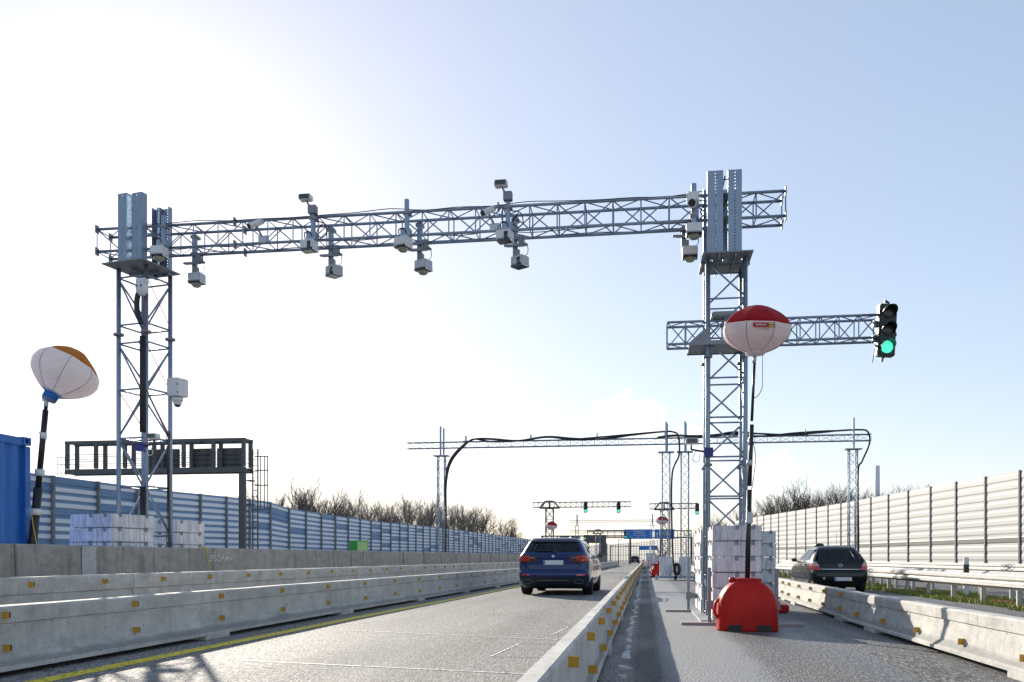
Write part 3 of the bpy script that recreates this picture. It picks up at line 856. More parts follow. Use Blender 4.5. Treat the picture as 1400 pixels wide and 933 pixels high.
def main_gantry():
    t = thing('camera_gantry', (1.33, 15.8, 0), 'tall galvanised lattice gantry carrying cameras across the lanes', 'gantry')
    # beam
    mb = MB()
    Y0, Y1 = 15.55, 15.98
    truss(mb, (-9.98, (Y0 + Y1) / 2, 6.845), (2.29, (Y0 + Y1) / 2, 6.845), Y1 - Y0, .41, 26, .026, .0115)
    beam = mb.build('lattice_beam', M['galv'], t)
    fl = MB()
    for x in (-9.98, -7.3, -2.5, 2.29):
        for yy in (Y0, Y1):
            for zz in (6.64, 7.05):
                fl.box((x, yy, zz), (.022, .10, .14))
    fl.build('beam_flange', M['galv_dull'], beam)
    # right tower
    def tower(mb, legs, z0, z1, bay, rl, rd, seg_z=None):
        for (x, y) in legs: mb.tube([(x, y, z0), (x, y, z1)], rl, 8)
        n = int(round((z1 - z0) / bay)); dz = (z1 - z0) / n
        m = len(legs)
        for i in range(n + 1):
            z = z0 + dz * i
            zz = min(max(z, z0 + .03), z1 - .05)
            for k in range(m):
                a, b = legs[k], legs[(k + 1) % m]
                mb.bar((*a, zz), (*b, zz), rd, 5)
                if i < n:
                    z2 = z + dz - .05
                    if i % 2: mb.bar((*a, zz + .03), (*b, z2), rd, 5)
                    else: mb.bar((*b, zz + .03), (*a, z2), rd, 5)
    rl = [(1.03, 15.5), (1.635, 15.5), (1.635, 16.12), (1.03, 16.12)]
    mb = MB(); tower(mb, rl, .06, 5.96, .66, .042, .016)
    tw = mb.build('lattice_tower', M['galv'], t)
    fl = MB()
    for (x, y) in rl:
        for z in (2.55, 4.35): fl.lathe([(.075, z - .02), (.075, z + .02)], (x, y, 0), 12)
    fl.build('tower_flange', M['galv_dull'], tw)
    pb = MB()
    # head plate with openings: built as strips around holes
    x0, x1, y0, y1, z = .93, 1.74, 15.22, 16.36, 5.99
    pb.box(((x0 + x1) / 2, y0 + .18, z), (x1 - x0, .36, .02)); pb.box(((x0 + x1) / 2, y1 - .24, z), (x1 - x0, .48, .02))
    for cx, w in ((.985, .11), (1.20, .16), (1.475, .21), (1.69, .10)):
        pb.box((cx, (y0 + .36 + y1 - .48) / 2, z), (w, y1 - y0 - .84, .02))
    for cx in (1.2, 1.46): pb.box((cx, 15.79, z - .045), (.015, 1.1, .07))
    pb.box((1.335, 15.72, z - .045), (.8, .015, .07))
    pb.build('head_plate', M['galv_dull'], tw)
    # slotted uprights right
    for cx, w in ((1.145, .255), (1.46, .225)):
        cb = MB(); channel(cb, cx, 15.40, 6.0, 7.39, w, .11, False); cb.build('slotted_upright', M['galv'], tw)
        cb = MB(); channel(cb, cx - .03, 16.14, 6.0, 7.36, w, .11, True); cb.build('slotted_upright', M['galv'], tw)
    hb = MB()
    for z in (6.6, 7.0, 7.28):
        for cx in (1.30, ): hb.tube([(cx, 15.38, z), (cx, 16.16, z)], .012, 6)
    hb.tube([(1.2, 15.44, 7.25), (1.42, 15.44, 7.25)], .01, 6)
    for z in (6.62, 6.98): hb.box((1.30, 15.75, z), (.07, .55, .1))
    hb.build('clamp_bolts', M['dark_steel'], tw)
    # left tower, turned 45 degrees
    c0 = (-9.3, 16.0); hd = .45
    ll = [(c0[0] + hd * math.cos(R(a)), c0[1] + hd * math.sin(R(a))) for a in (213, 303, 33, 123)]
    mb = MB()
    for (x, y) in ll: mb.tube([(x, y, .06), (x, y, 6.37)], .043, 8)
    zs = [.5, 1.42, 2.32, 3.22, 4.12, 4.98, 5.32, 6.2]
    for i, z in enumerate(zs):
        for k in range(4):
            a, b = ll[k], ll[(k + 1) % 4]
            mb.bar((*a, z), (*b, z), .018, 5)
            if i < len(zs) - 1 and zs[i + 1] - z > .5:
                if (i + k) % 2: mb.bar((*a, z + .03), (*b, zs[i + 1] - .03), .018, 5)
                else: mb.bar((*b, z + .03), (*a, zs[i + 1] - .03), .018, 5)
    lt = mb.build('lattice_tower', M['galv'], t)
    for (x, y) in ll:
        fl = MB(); fl.lathe([(.095, 5.13), (.095, 5.17)], (x, y, 0), 10); fl.build('tower_flange', M['galv_dull'], lt)
    pb = MB(); pb.box((-9.28, 15.86, 6.385), (.92, 1.02, .022), rot=R(-12)); pb.box((-9.3, 15.98, 6.34), (.7, .015, .07), rot=R(-12)); pb.box((-9.3, 15.98, 6.335), (.7, .015, .06), rot=R(78))
    pb.build('head_plate', M['galv_dull'], lt)
    # slotted uprights left: L shaped pairs in front, two plates behind
    for cx, w in ((-9.40, .20), (-9.115, .225)):
        cb = MB(); channel(cb, cx, 15.42, 6.4, 7.63, w, .13, False, R(-12)); cb.build('slotted_upright', M['galv'], lt)
    for cx, w in ((-9.12, .12), (-8.93, .2)):
        cb = MB(); channel(cb, cx, 16.16, 6.32, 7.6, w, .11, True, R(-6)); cb.build('slotted_upright', M['galv'], lt)
    # cable hose up the left tower
    nx, ny = ll[1][0] - .01, ll[1][1] - .09
    for pts, r_ in (([(nx, ny, .4), (nx, ny, 2.3)], .058), ([(nx, ny, 3.3), (nx, ny, 5.05)], .058),
                    (catmull([(nx - .03, ny, 5.28), (nx - .11, ny, 5.5), (nx - .11, ny, 5.75), (nx - .03, ny, 5.98)]), .05)):
        hb = MB(); hb.tube(pts, r_, 8); hb.build('cable_hose', M['black'], lt)
    for (a, b, za, zb, r_) in ((1, 2, 4.1, 3.3, .008), (1, 2, 4.95, 4.15, .008), (1, 2, 6.18, 5.36, .008), (0, 1, 4.1, 3.3, .008), (1, 1, 6.1, 3.0, .007)):
        rb = MB(); A, B = ll[a], ll[b]
        rb.bar((A[0] + .03, A[1] - .06, za), (B[0] + .03, B[1] - .06, zb), r_, 4); rb.build('red_rope', M['red_rope'], lt)
    wb = MB()
    for dx, s_ in ((.0, .004), (.03, .005), (.06, .004)):
        wb.tube(catmull([(-8.90 - dx, 16.15, 1.0), (-8.88 - dx, 16.15, 1.5), (-8.90 - dx * .5, 16.15, 2.4), (-8.89 - dx, 16.16, 3.4)]), s_ + .004, 4)
    wb.build('cable_bundle', M['black'], lt)
    # signal arm on the right tower
    mb = MB(); truss(mb, (.37, 15.84, 4.80), (3.78, 15.84, 4.80), .34, .37, 11, .022, .010)
    arm = mb.build('signal_arm', M['galv'], t)
    sb = MB()
    for yy in (15.42, 16.2):
        pr = [(.72, 4.53), (1.95, 4.53), (1.95, 4.57), (1.72, 4.80), (1.62, 4.80), (1.62, 4.60), (1.05, 4.60), (1.05, 4.80), (.98, 4.80), (.72, 4.57)]
        sb.prism(pr, (1, 0, 0), (0, 0, 1), yy - .006, yy + .006, ext=(0, 1, 0))
    sb.box((1.33, 15.84, 4.555), (1.2, .8, .016)); sb.box((1.4, 15.6, 5.04), (.62, .32, .09), bev=.02)
    sb.build('arm_saddle', M['galv_dull'], arm)
    # jack legs around the right tower foot
    for (x, y, zt, px) in ((.80, 17.4, 1.02, .5), (.955, 14.02, .86, .66), (1.93, 14.0, .84, 2.16), (1.95, 17.2, 1.0, 2.2)):
        jb = MB(); jb.box((x, y, zt / 2), (.05, .05, zt)); jb.box(((x + 1.33) / 2, y, .30), (abs(1.33 - x), .07, .09)); jb.box((x, y, .30), (.1, .1, .13))
        o = jb.build('jack_leg', M['galv_dull'], t)
        fb = MB(); fb.box(((x + px) / 2 - .0, y - .04, .022), (.55, .20, .04)); fb.build('foot_plank', M['wood'], o)
    # cables along beam
    cb = MB()
    for yy, zz, am in ((15.52, 7.08, .03), (15.99, 6.67, .02), (15.75, 6.68, .03)):
        pts = [(-9.2 + k * .6, yy + random.uniform(-.03, .03), zz + random.uniform(-am, am)) for k in range(18)]
        cb.tube(catmull(pts, 3), .008, 4)
    for x in (-5.85, -2.36, .79):
        cb.tube(catmull([(x + .1, 15.5, 6.95), (x + .25, 15.46, 6.9), (x + .3, 15.46, 6.72), (x + .2, 15.46, 6.65), (x + .12, 15.46, 6.75), (x + .22, 15.47, 6.9)], 4), .010, 4)
    cb.build('beam_cable', M['black'], t)
    return t
main_gantry()

# ------------------------------------------------------------------ cameras and sensor boxes on the gantry
def mast(t, x, y, z0, z1, r=.035):
    mb = MB(); mb.box((x, y, (z0 + z1) / 2), (2 * r, 2 * r, z1 - z0), bev=.006); m = mb.build('mast', M['galv'], t)
    for zz in (6.68, 7.00):
        if z0 < zz < z1: b = MB(); b.box((x, y + .03, zz), (.13, .16, .05)); b.build('clamp', M['galv_dull'], m)
def sensor_box(t, c, yaw, kind, mat='white_plastic'):
    """weather box open below, with round lens or dark slot"""
    rot = Matrix.Rotation(R(yaw), 3, 'Z'); c = Vector(c)
    P = lambda x, y, z: c + rot @ Vector((x, y, z))
    mb = MB(); mb.box(P(0, 0, .0), (.255, .215, .15), rot=rot, bev=.012)
    h = mb.build('housing', M[mat], t)
    sb = MB()
    for sx_ in (-1, 1): sb.box(P(sx_ * .123, 0, -.09), (.008, .21, .045), rot=rot)
    sb.box(P(0, .103, -.09), (.238, .008, .045), rot=rot)
    sb.build('skirt', M[mat], h)
    lb = MB()
    if kind == 'dome':
        lb.lathe([(.0, -.19), (.05, -.18), (.085, -.15), (.098, -.11), (.098, -.085)], P(0, -.01, 0), 18)
        lb.build('lens', M['dome'], t)
        rb = MB(); rb.tube([P(.104 * math.cos(a), -.01 + .104 * math.sin(a), -.10) for a in [k * 2 * math.pi / 18 for k in range(18)]], .016, 6, closed=True)
        rb.build('lens_ring', M['black_plastic'], t)
    else:
        lb.box(P(.05, -.107, -.025), (.066, .012, .11), rot=rot); lb.box(P(.0, -.01, -.095), (.19, .17, .045), rot=rot)
        lb.tube([P(.05, -.111, .03), P(.05, -.113, .031)], .037, 12)
        lb.build('lens', M['lens_dark'], t)
    return h
def bullet(t, c, d, ln=.30, r=.055):
    c = Vector(c); d = Vector(d).normalized()
    mb = MB(); mb.tube([c - d * ln / 2, c + d * ln * .42], r, 14); mb.tube([c + d * (ln * .30), c + d * (ln * .5)], r * 1.06, 14)
    b = mb.build('camera_body', M['white_plastic'], t)
    lb = MB(); lb.tube([c + d * (ln * .485), c + d * (ln * .503)], r * .9, 14); lb.build('lens', M['lens_dark'], b)
    return b
GR = 'camera units hanging from the main gantry beam'
def low_unit(x, boxz, mz0, mz1, yaw, kind, label):
    """unit on the back of the beam that hangs below it"""
    boxz += .10; mz0 += .08; mz1 -= .06
    t = thing('camera_unit', (x, 16.08, boxz), label, 'camera', GR)
    mast(t, x, 16.06, mz0, mz1, .04)
    mb = MB(); mb.box((x + .02, 16.0, boxz + .30), (.42, .05, .03)); mb.box((x + .02, 15.94, boxz + .27), (.30, .05, .03)); mb.box((x + .12, 16.0, boxz + .38), (.10, .12, .16)); mb.box((x + .04, 16.02, boxz + .15), (.09, .1, .14))
    mb.build('bracket', M['galv_dull'], t)
    sensor_box(t, (x + .10, 15.94, boxz), yaw, kind, 'grey_box')
    cb = MB(); cb.tube(catmull([(x + .1, 15.98, boxz + .36), (x + .22, 15.95, boxz + .3), (x + .24, 15.95, boxz + .15), (x + .18, 15.95, boxz + .08)], 4), .007, 4); cb.build('cable', M['black'], t)
def front_unit(x, boxz, ztop, yaw, kind, label, top=False, z0=None):
    ztop -= .12
    t = thing('camera_unit', (x, 15.42, boxz), label, 'camera', GR)
    mast(t, x, 15.47, boxz + .10, ztop)
    mb = MB(); mb.box((x, 15.43, boxz + .16), (.17, .16, .14)); mb.build('bracket', M['galv'], t)
    sensor_box(t, (x - .04, 15.38, boxz), yaw, kind)
    cb = MB(); cb.tube(catmull([(x - .1, 15.36, boxz + .08), (x - .11, 15.34, boxz + .2), (x - .02, 15.34, boxz + .22), (x + .03, 15.36, boxz + .12)], 4), .011, 5); cb.build('cable', M['black'], t)
    if top:
        jb = MB(); jb.box((x, 15.45, ztop - .06), (.15, .13, .15), bev=.01); jb.tube([(x - .02, 15.44, ztop - .03), (x - .08, 15.42, ztop + .05), (x - .10, 15.42, ztop + .09)], .018, 6); jb.build('joint_box', M['blue_clamp'] if False else M['galv_dull'], t)
        hb = MB(); hb.box((x - .11, 15.40, ztop + .14), (.22, .17, .10), bev=.015); h = hb.build('camera_head', M['white_plastic'], t)
        fb = MB(); fb.box((x - .11, 15.312, ztop + .14), (.18, .01, .075)); fb.build('lens', M['lens_dark'], h)
front_unit(-8.62, 6.53, 7.32, 0, 'dome', 'white camera box with round lens right beside the left slotted uprights')
low_unit(-8.33, 6.10, 6.12, 7.1, -3, 'dome', 'small grey box camera hanging lowest, nearest the left tower')
front_unit(-5.80, 6.50, 7.32, -8, 'slot', 'white slotted camera box with a flat camera on top, left part of the beam', True)
low_unit(-5.68, 6.12, 6.16, 7.1, -35, 'slot', 'grey slotted camera hanging behind the left box with top camera')
front_unit(-4.10, 6.47, 7.36, -22, 'dome', 'white camera box under the bare square mast in the middle of the beam')
low_unit(-4.02, 6.14, 6.18, 7.12, -24, 'dome', 'grey round lens camera hanging just right of the bare square mast')
front_unit(-2.32, 6.49, 7.36, -10, 'slot', 'white slotted camera box with a flat camera high on top, right of mid beam', True)
low_unit(-2.28, 6.13, 6.16, 7.12, -32, 'slot', 'grey slotted camera hanging under the box right of mid beam')
t = thing('camera_unit', (.80, 15.42, 6.45), 'white box camera with round lens and small white head beside the right uprights', 'camera', GR)
mast(t, .80, 15.47, 6.55, 7.22, .042); sensor_box(t, (.80, 15.38, 6.44), 2, 'dome')
bullet(t, (.77, 15.34, 6.84), (-.1, -1, -.25), .26, .07)
mb = MB(); mb.box((.78, 15.40, 6.98), (.2, .1, .16), bev=.02); mb.build('camera_mount', M['white_plastic'], t)
low_unit(.66, 6.15, 6.16, 6.8, 0, 'dome', 'grey round lens camera hanging lowest beside the right uprights')
for (x, lab) in ((-6.86, 'white tube camera on the left half of the beam'), (-2.66, 'white tube camera on the right half of the beam')):
    t = thing('tube_camera', (x, 15.6, 6.8), lab, 'camera')
    bullet(t, (x, 15.44, 6.95), (-.45, -.6, -.45), .30, .055)
    mb = MB(); mb.tube([(x, 15.46, 6.93), (x + .04, 15.5, 6.84), (x + .08, 15.52, 6.76)], .018, 6); mb.build('arm', M['galv_dull'], t)
    mb = MB(); mb.box((x + .10, 15.56, 6.70), (.17, .1, .13), bev=.01); mb.build('junction_box', M['grey_box'], t)
# dome camera on the left tower
t = thing('dome_camera', (-8.7, 16.2, 4.2), 'white cabinet with dome camera on the side of the left tower', 'camera')
mb = MB(); mb.box((-8.75, 16.2, 4.22), (.26, .30, .34), rot=R(-14), bev=.012); h = mb.build('cabinet', M['white_plastic'], t)
mb = MB(); mb.lathe([(.0, 3.86), (.05, 3.875), (.075, 3.92), (.085, 3.97), (.10, 3.975), (.10, 4.04)], (-8.75, 16.2, 0), 16); mb.build('dome', M['white_plastic'], h)
mb = MB(); mb.lathe([(.0, 3.85), (.045, 3.865), (.068, 3.90)], (-8.75, 16.2, 0), 14); mb.build('lens', M['lens_dark'], h)
mb = MB()
for z in (4.11, 4.26): mb.box((-8.66, 16.03, z), (.02, .02, .02), rot=R(-14))
mb.build('latch', M['black_plastic'], h)
# flood lamp at the head of left tower
t = thing('white_lamp', (-9.06, 15.5, 5.95), 'small white double lamp at the head of the left tower', 'lamp')
mb = MB(); mb.box((-9.06, 15.50, 6.04), (.2, .14, .1), bev=.02); mb.lathe([(.05, 5.78), (.10, 5.84), (.115, 5.96), (.10, 6.0)], (-9.06, 15.49, 0), 14); mb.build('lamp_body', M['white_plastic'], t)
mb = MB()
for dx in (-.045, .045): mb.tube([(-9.06 + dx, 15.375, 5.93), (-9.06 + dx, 15.38, 5.93)], .02, 8)
mb.build('lens', M['lens_dark'], t)
# small flat cameras with arms on both towers
def arm_camera(x, y, z, side, label):
    t = thing('arm_camera', (x, y, z), label, 'camera')
    mb = MB(); mb.box((x, y - .08, z), (.15, .14, .15)); mb.build('mount', M['blue_clamp'], t)
    mb = MB(); mb.tube([(x, y - .12, z), (x + side * .2, y - .14, z + .03), (x + side * .28, y - .14, z + .05), (x + side * .28, y - .14, z + .12)], .018, 6); mb.build('arm', M['black_plastic'], t)
    mb = MB(); mb.box((x + side * .27, y - .16, z + .18), (.21, .17, .095), bev=.015); h = mb.build('camera_head', M['white_plastic'], t)
    mb = MB(); mb.box((x + side * .27, y - .249, z + .18), (.16, .01, .07)); mb.build('lens', M['lens_dark'], h)
    mb = MB(); mb.tube(catmull([(x + side * .2, y - .15, z + .02), (x + side * .26, y - .15, z - .12), (x + side * .17, y - .15, z - .16), (x + side * .14, y - .15, z - .03)], 4), .007, 4); mb.build('cable', M['white_plastic'], t)
arm_camera(1.03, 15.44, 2.74, -1, 'flat camera on a black arm left of the right tower')
arm_camera(-9.06, 15.56, 3.02, 1, 'flat camera with blue clamp low on the left tower')

# ------------------------------------------------------------------ traffic lights
def traffic_light(loc, label, group=None, rz=0):
    t = thing('traffic_light', loc, label, 'traffic light', group, rz)
    mb = MB(); mb.box((0, 0, 0), (.285, .16, .85), bev=.014); h = mb.build('housing', M['signal_body'], t, local=True)
    mb = MB()
    for z in (-.14, .14): mb.box((0, -.081, z), (.27, .006, .008))
    mb.build('joint_strip', M['black_plastic'], h, local=True)
    for z, lit in ((.28, 0), (0, 0), (-.28, 1)):
        vb = MB()
        n = 20; R0 = .118
        ring = []
        for k in range(n + 1):
            a = R(-28) + (R(236)) * k / n
            ln = .06 + .13 * max(0, math.sin(a)) ** .8 if math.sin(a) > 0 else .05
            p0 = (R0 * math.cos(a), -.08, R0 * math.sin(a)); p1 = ((R0 - .004) * math.cos(a), -.08 - ln, (R0 - .004) * math.sin(a) - .02 * ln / .18)
            q0 = ((R0 - .006) * math.cos(a), -.08, (R0 - .006) * math.sin(a)); q1 = ((R0 - .010) * math.cos(a), -.08 - ln, (R0 - .010) * math.sin(a) - .02 * ln / .18)
            ring.append([vb.bm.verts.new(p) for p in (p0, p1, q1, q0)])
        for A, B in zip(ring, ring[1:]):
            for j in range(4): vb._f([A[j], A[(j + 1) % 4], B[(j + 1) % 4], B[j]])
        vb._f(ring[0]); vb._f(ring[-1][::-1])
        v = vb.build('visor', M['signal_body'], t, local=True); v.location = (0, 0, z)
        lb = MB(); prof = [(.104, -.078), (.10, -.088), (.07, -.098), (.03, -.103), (0, -.104)]
        lb.lathe([(r, -y) for r, y in prof], (0, 0, 0), 22, mat=Matrix.Rotation(R(90), 3, 'X'))
        l = lb.build('lens', M['green_lit'] if lit else M['lens_off'], t, local=True); l.location = (0, 0, z)
    mb = MB()
    mb.tube([(.02, 0, .42), (.02, 0, .46), (-.02, -.01, .475)], .02, 6); mb.box((-.035, -.01, .475), (.035, .035, .045))
    mb.tube([(0, 0, -.42), (-.03, -.01, -.465)], .014, 6); mb.box((-.045, -.01, -.485), (.035, .035, .06)); mb.box((.155, .0, -.06), (.035, .05, .05))
    mb.bar((-.16, 0, -.30), (-.19, .0, -.53), .006, 4)
    mb.build('fitting', M['black_plastic'], t, local=True)
    mb = MB(); mb.box((-.16, .07, 0.12), (.06, .06, .10)); mb.box((-.16, .07, -.12), (.06, .06, .10)); mb.build('bracket', M['galv'], t, local=True)
    return t
TL = traffic_light((3.90, 15.70, 4.725), 'traffic light showing green at the end of the near right arm')
TL.rotation_euler = (0, R(3), R(8))

# ------------------------------------------------------------------ balloon lamps
def balloon(parent, c, rx, hz, tilt, top_mat, cut, label=False, collar=None, seamrot=0.0, pw=2.1, rb=.12):
    """lamp balloon of eight sewn gores; cut = height fraction where the coloured cap begins"""
    mt = tilt
    def gore(a, z):
        k = (a + seamrot) / (2 * math.pi) * 8
        return 1 + (1 / math.cos((((k % 1) - .5) * 2 * math.pi / 8)) - 1) * 1.15 - .05      # flat gores between the seams
    prof = []
    n = 22
    for i in range(n + 1):
        s = i / n
        a = -math.pi / 2 + math.pi * s
        r = math.cos(a)
        z = math.sin(a)
        r = .10 + (rx - .10) * max(0, 1 - z ** 2.15) if z > 0 else rb + (rx - rb) * max(0, 1 - abs(z) ** pw)
        z = hz * (abs(z) ** 1.0) * (1 if z > 0 else -1)
        prof.append((max(r, .0), z))
    lo = [p for p in prof if p[1] <= cut * hz + 1e-6]; hi = [p for p in prof if p[1] > cut * hz]
    edge = (.10 + (rx - .10) * (1 - cut ** 2.15), cut * hz)
    lo = lo[1:] + [edge]; hi = [edge] + hi[:-2] + [(.07, hi[-2][1] + .005)]
    seg = 64
    def wr(a, z):
        return gore(a, z) + .007 * math.sin(a * 5 + z * 70 + 2 * math.sin(a * 9)) * max(0, 1 - (z / hz) ** 2) + .014 * mnoise.noise(Vector((math.cos(a) * 3, math.sin(a) * 3, z * 6)))
    mb = MB(); mb.lathe(lo, c, seg, mt, wr); b = mb.build('balloon', M['cloth_white'], parent)
    mb = MB(); mb.lathe(hi, c, seg, mt, wr); mb.build('balloon_cap', top_mat, b)
    sb = MB()
    cv = Vector(c)
    for k in range(8):
        a = 2 * math.pi * k / 8 - seamrot
        pts = [cv + mt @ Vector((r * wr(a, z) * 1.004 * math.cos(a), r * wr(a, z) * 1.004 * math.sin(a), z)) for r, z in lo]
        sb.tube(pts, .0032, 4)
    sb.build('seam', M['seam'], b)
    return b

def rotto(axis):
    return Vector((0, 0, 1)).rotation_difference(Vector(axis).normalized()).to_matrix()

def red_base(t, cx, cy, w=.82, d=.62, h=.70):
    mb = MB()
    zs = [0.0, .03, .06, .14, .28, .40, .50, .58, .64, .685, .70]
    rings = []
    for z in zs:
        f = z / h
        k = 1.0 if f < .45 else math.sqrt(max(0, 1 - ((f - .45) / .58) ** 2.2))
        k = max(k, .42)
        k *= (1 - .05 * f)
        ring = []
        N = 40
        for j in range(N):
            a = 2 * math.pi * j / N
            n = 5.0
            ca, sa = math.cos(a), math.sin(a)
            x = (w / 2) * k * math.copysign(abs(ca) ** (2 / n), ca); y = (d / 2) * (k ** .6) * math.copysign(abs(sa) ** (2 / n), sa)
            ring.append(mb.bm.verts.new((cx + x, cy + y, z)))
        rings.append(ring)
    for A, B in zip(rings, rings[1:]):
        for j in range(40): mb._f([A[j], A[(j + 1) % 40], B[(j + 1) % 40], B[j]], smooth=True)
    mb._f(rings[0][::-1]); mb._f(rings[-1])
    # rib collar, side lugs and filler cap on top
    mb.lathe([(.19, .675), (.18, .715), (.13, .725), (.05, .725)], (cx, cy, 0), 18)
    for k in range(5):
        a = R(200 + 35 * k); mb.box((cx + .19 * math.cos(a), cy + .19 * math.sin(a), .69), (.03, .05, .05), rot=a)
    mb.lathe([(.045, .66), (.045, .73), (.0, .735)], (cx - .20, cy - .05, 0), 12)
    mb.tube(catmull([(cx - w / 2 + .02, cy - .1, .16), (cx - w / 2 - .035, cy - .12, .25), (cx - w / 2 - .02, cy - .1, .38), (cx - w / 2 + .06, cy - .08, .45)], 5), .022, 6)
    b = mb.build('water_base', M['red_plastic'], t)
    fb = MB()
    for sx_ in (-.19, .20): fb.box((cx + sx_, cy - d / 2 + .07, .043), (.185, .17, .088))
    fb.build('fork_pocket', M['black'], b)

def right_balloon():
    t = thing('balloon_lamp', (1.41, 13.0, 0), 'red and white balloon lamp on a black mast in a red plastic base', 'balloon lamp')
    red_base(t, 1.40, 13.08)
    mb = MB(); mb.tube([(1.405, 13.05, .66), (1.43, 13.02, 1.95)], .036, 10); mb.tube([(1.432, 13.02, 2.0), (1.462, 13.01, 2.85)], .030, 10); mb.tube([(1.462, 13.01, 2.9), (1.50, 13.0, 3.78)], .020, 10)
    p = mb.build('pole', M['black_pole'], t)
    mb = MB(); mb.box((1.432, 13.02, 1.56), (.085, .085, .16), bev=.01); mb.tube([(1.43, 13.02, 2.28), (1.436, 13.02, 2.36)], .043, 10); mb.tube([(1.444, 13.02, 2.56), (1.447, 13.02, 2.66)], .034, 10); mb.tube([(1.493, 13.0, 3.70), (1.50, 13.0, 3.80)], .026, 10); mb.tube([(1.418, 13.03, 1.48), (1.421, 13.03, 1.52)], .043, 10)
    mb.build('pole_collar', M['grey_box'], p)
    mt = rotto((.055, -.10, 1))
    b = balloon(t, (1.522, 13.0, 4.165), .455, .318, mt, M['cloth_red'], .16, seamrot=R(112), pw=2.7, rb=.13)
    mb = MB(); mb.lathe([(.05, 3.80), (.13, 3.815), (.135, 3.84), (.12, 3.855), (.10, 3.87)], (1.505, 13.0, 0), 20); mb.build('collar', M['cloth_white'], b)
    mb = MB(); mb.lathe([(.0, 4.47), (.06, 4.475), (.08, 4.46), (.08, 4.44)], (1.545, 12.97, 0), 16); mb.build('top_vent', M['grey_box'], b)
    # printed label on the front gore
    c = Vector((1.522, 13.0, 4.165)); 
    lm = Matrix.Translation(c + Vector((.050, -.462, -.052))) @ Matrix.Rotation(R(11), 4, 'Z') @ Matrix.Rotation(R(-4), 4, 'X') @ FACE_CAM
    def flat(w, h, ox, oy, dz, mat, name):
        me = bpy.data.meshes.new(name); bmx = bmesh.new(); bmesh.ops.create_cube(bmx, size=1)
        for v in bmx.verts: v.co = Vector((v.co.x * w + ox, v.co.y * h + oy, v.co.z * .006 + dz))
        bmx.transform(lm @ Matrix.Translation((0, 0, 0))); 
        for v in bmx.verts: v.co -= Vector((1.41, 13.0, 0))
        bmx.to_mesh(me); bmx.free(); me.materials.append(mat)
        o = bpy.data.objects.new(name, me); COL.objects.link(o); o.parent = b; return o
    flat(.30, .066, 0, 0, -.012, M['label_red'], 'printed_label')
    flat(.075, .05, .105, .0, -.008, M['label_yellow'], 'printed_label')
    tm = Matrix.Translation((-1.41, -13.0, 0)) @ lm
    text_mesh('ZEPPELIN', .034, M['white_paint'], b, tm @ Matrix.Translation((-.045, .0, -.006)))
    text_mesh('RENTAL', .02, M['black_paint'], b, tm @ Matrix.Translation((.105, .0, -.003)))
    text_mesh('Tel.  0800 18 05 8888', .016, M['black_paint'], b, tm @ Matrix.Translation((-.01, -.058, -.008)))
    # mooring cords
    mb = MB(); mb.bar((1.60, 12.96, 3.83), (1.60, 12.96, 3.35), .004, 4); mb.tube(catmull([(1.60, 12.96, 3.36), (1.55, 12.97, 3.25), (1.48, 12.98, 3.21)], 4), .005, 4)
    mb.tube(catmull([(1.47, 13.0, 2.65), (1.51, 12.98, 2.4), (1.48, 12.98, 2.1), (1.45, 13.0, 1.9)], 4), .005, 4)
    mb.build('cord', M['black'], p)
right_balloon()

def left_balloon():
    t = thing('balloon_lamp', (-9.42, 13.0, 0), 'white balloon lamp with orange cap tilting on a black mast behind the wall', 'balloon lamp')
    mb = MB(); lx = lambda z: -9.424 + .105 * (z - 1.245)
    mb.tube([(lx(.25), 13.0, .25), (lx(2.1), 13.0, 2.1)], .066, 10); mb.tube([(lx(2.1), 13.0, 2.1), (lx(3.3), 13.0, 3.3)], .046, 10); mb.tube([(lx(3.3), 13.0, 3.3), (lx(3.42), 13.0, 3.42)], .03, 10)
    p = mb.build('pole', M['black_pole'], t)
    mb = MB()
    for z, r in ((1.72, .078), (2.33, .075), (2.90, .055)):
        x = lx(z)
        mb.tube([(x, 13, z - .05), (x + .005, 13, z + .05)], r, 10)
    mb.tube([(lx(3.36), 13, 3.36), (lx(3.48), 13, 3.48)], .034, 8); mb.box((lx(3.47), 13, 3.47), (.10, .08, .07))
    mb.build('pole_collar', M['white_plastic'], p)
    mb = MB(); mb.lathe([(.42, .0), (.42, .2), (.34, .34), (.1, .4)], (-9.46, 13.05, 0), 20); mb.build('water_base', M['red_plastic'], t)
    ax = Vector((.37, .38, 1)).normalized(); mt = rotto(ax)
    c = Vector((-8.93, 13.08, 3.89))
    b = balloon(t, c, .49, .40, mt, M['cloth_orange'], .43, seamrot=R(100), pw=2.0, rb=.13)
    mb = MB(); mb.lathe([(.11, -.50), (.115, -.38), (.15, -.365)], c, 18, mt); mb.build('collar', M['cloth_blue'], b)
    mb = MB(); mb.lathe([(.02, -.52), (.105, -.515), (.105, -.49)], c, 18, mt); mb.build('collar_rim', M['galv'], b)
    mb = MB(); mb.tube(catmull([(-9.28, 12.95, 2.95), (-9.2, 12.95, 2.7), (-9.24, 12.95, 2.45), (-9.32, 12.95, 2.3)], 4), .007, 4); mb.build('cord', M['black'], p)
    mb = MB(); mb.tube(catmull([(-9.40, 12.93, 1.72), (-9.36, 12.92, 1.5), (-9.31, 12.92, 1.25), (-9.27, 12.92, .9)], 4), .008, 4)
    mb.build('yellow_cord', M['yellow_cable'], p)
left_balloon()

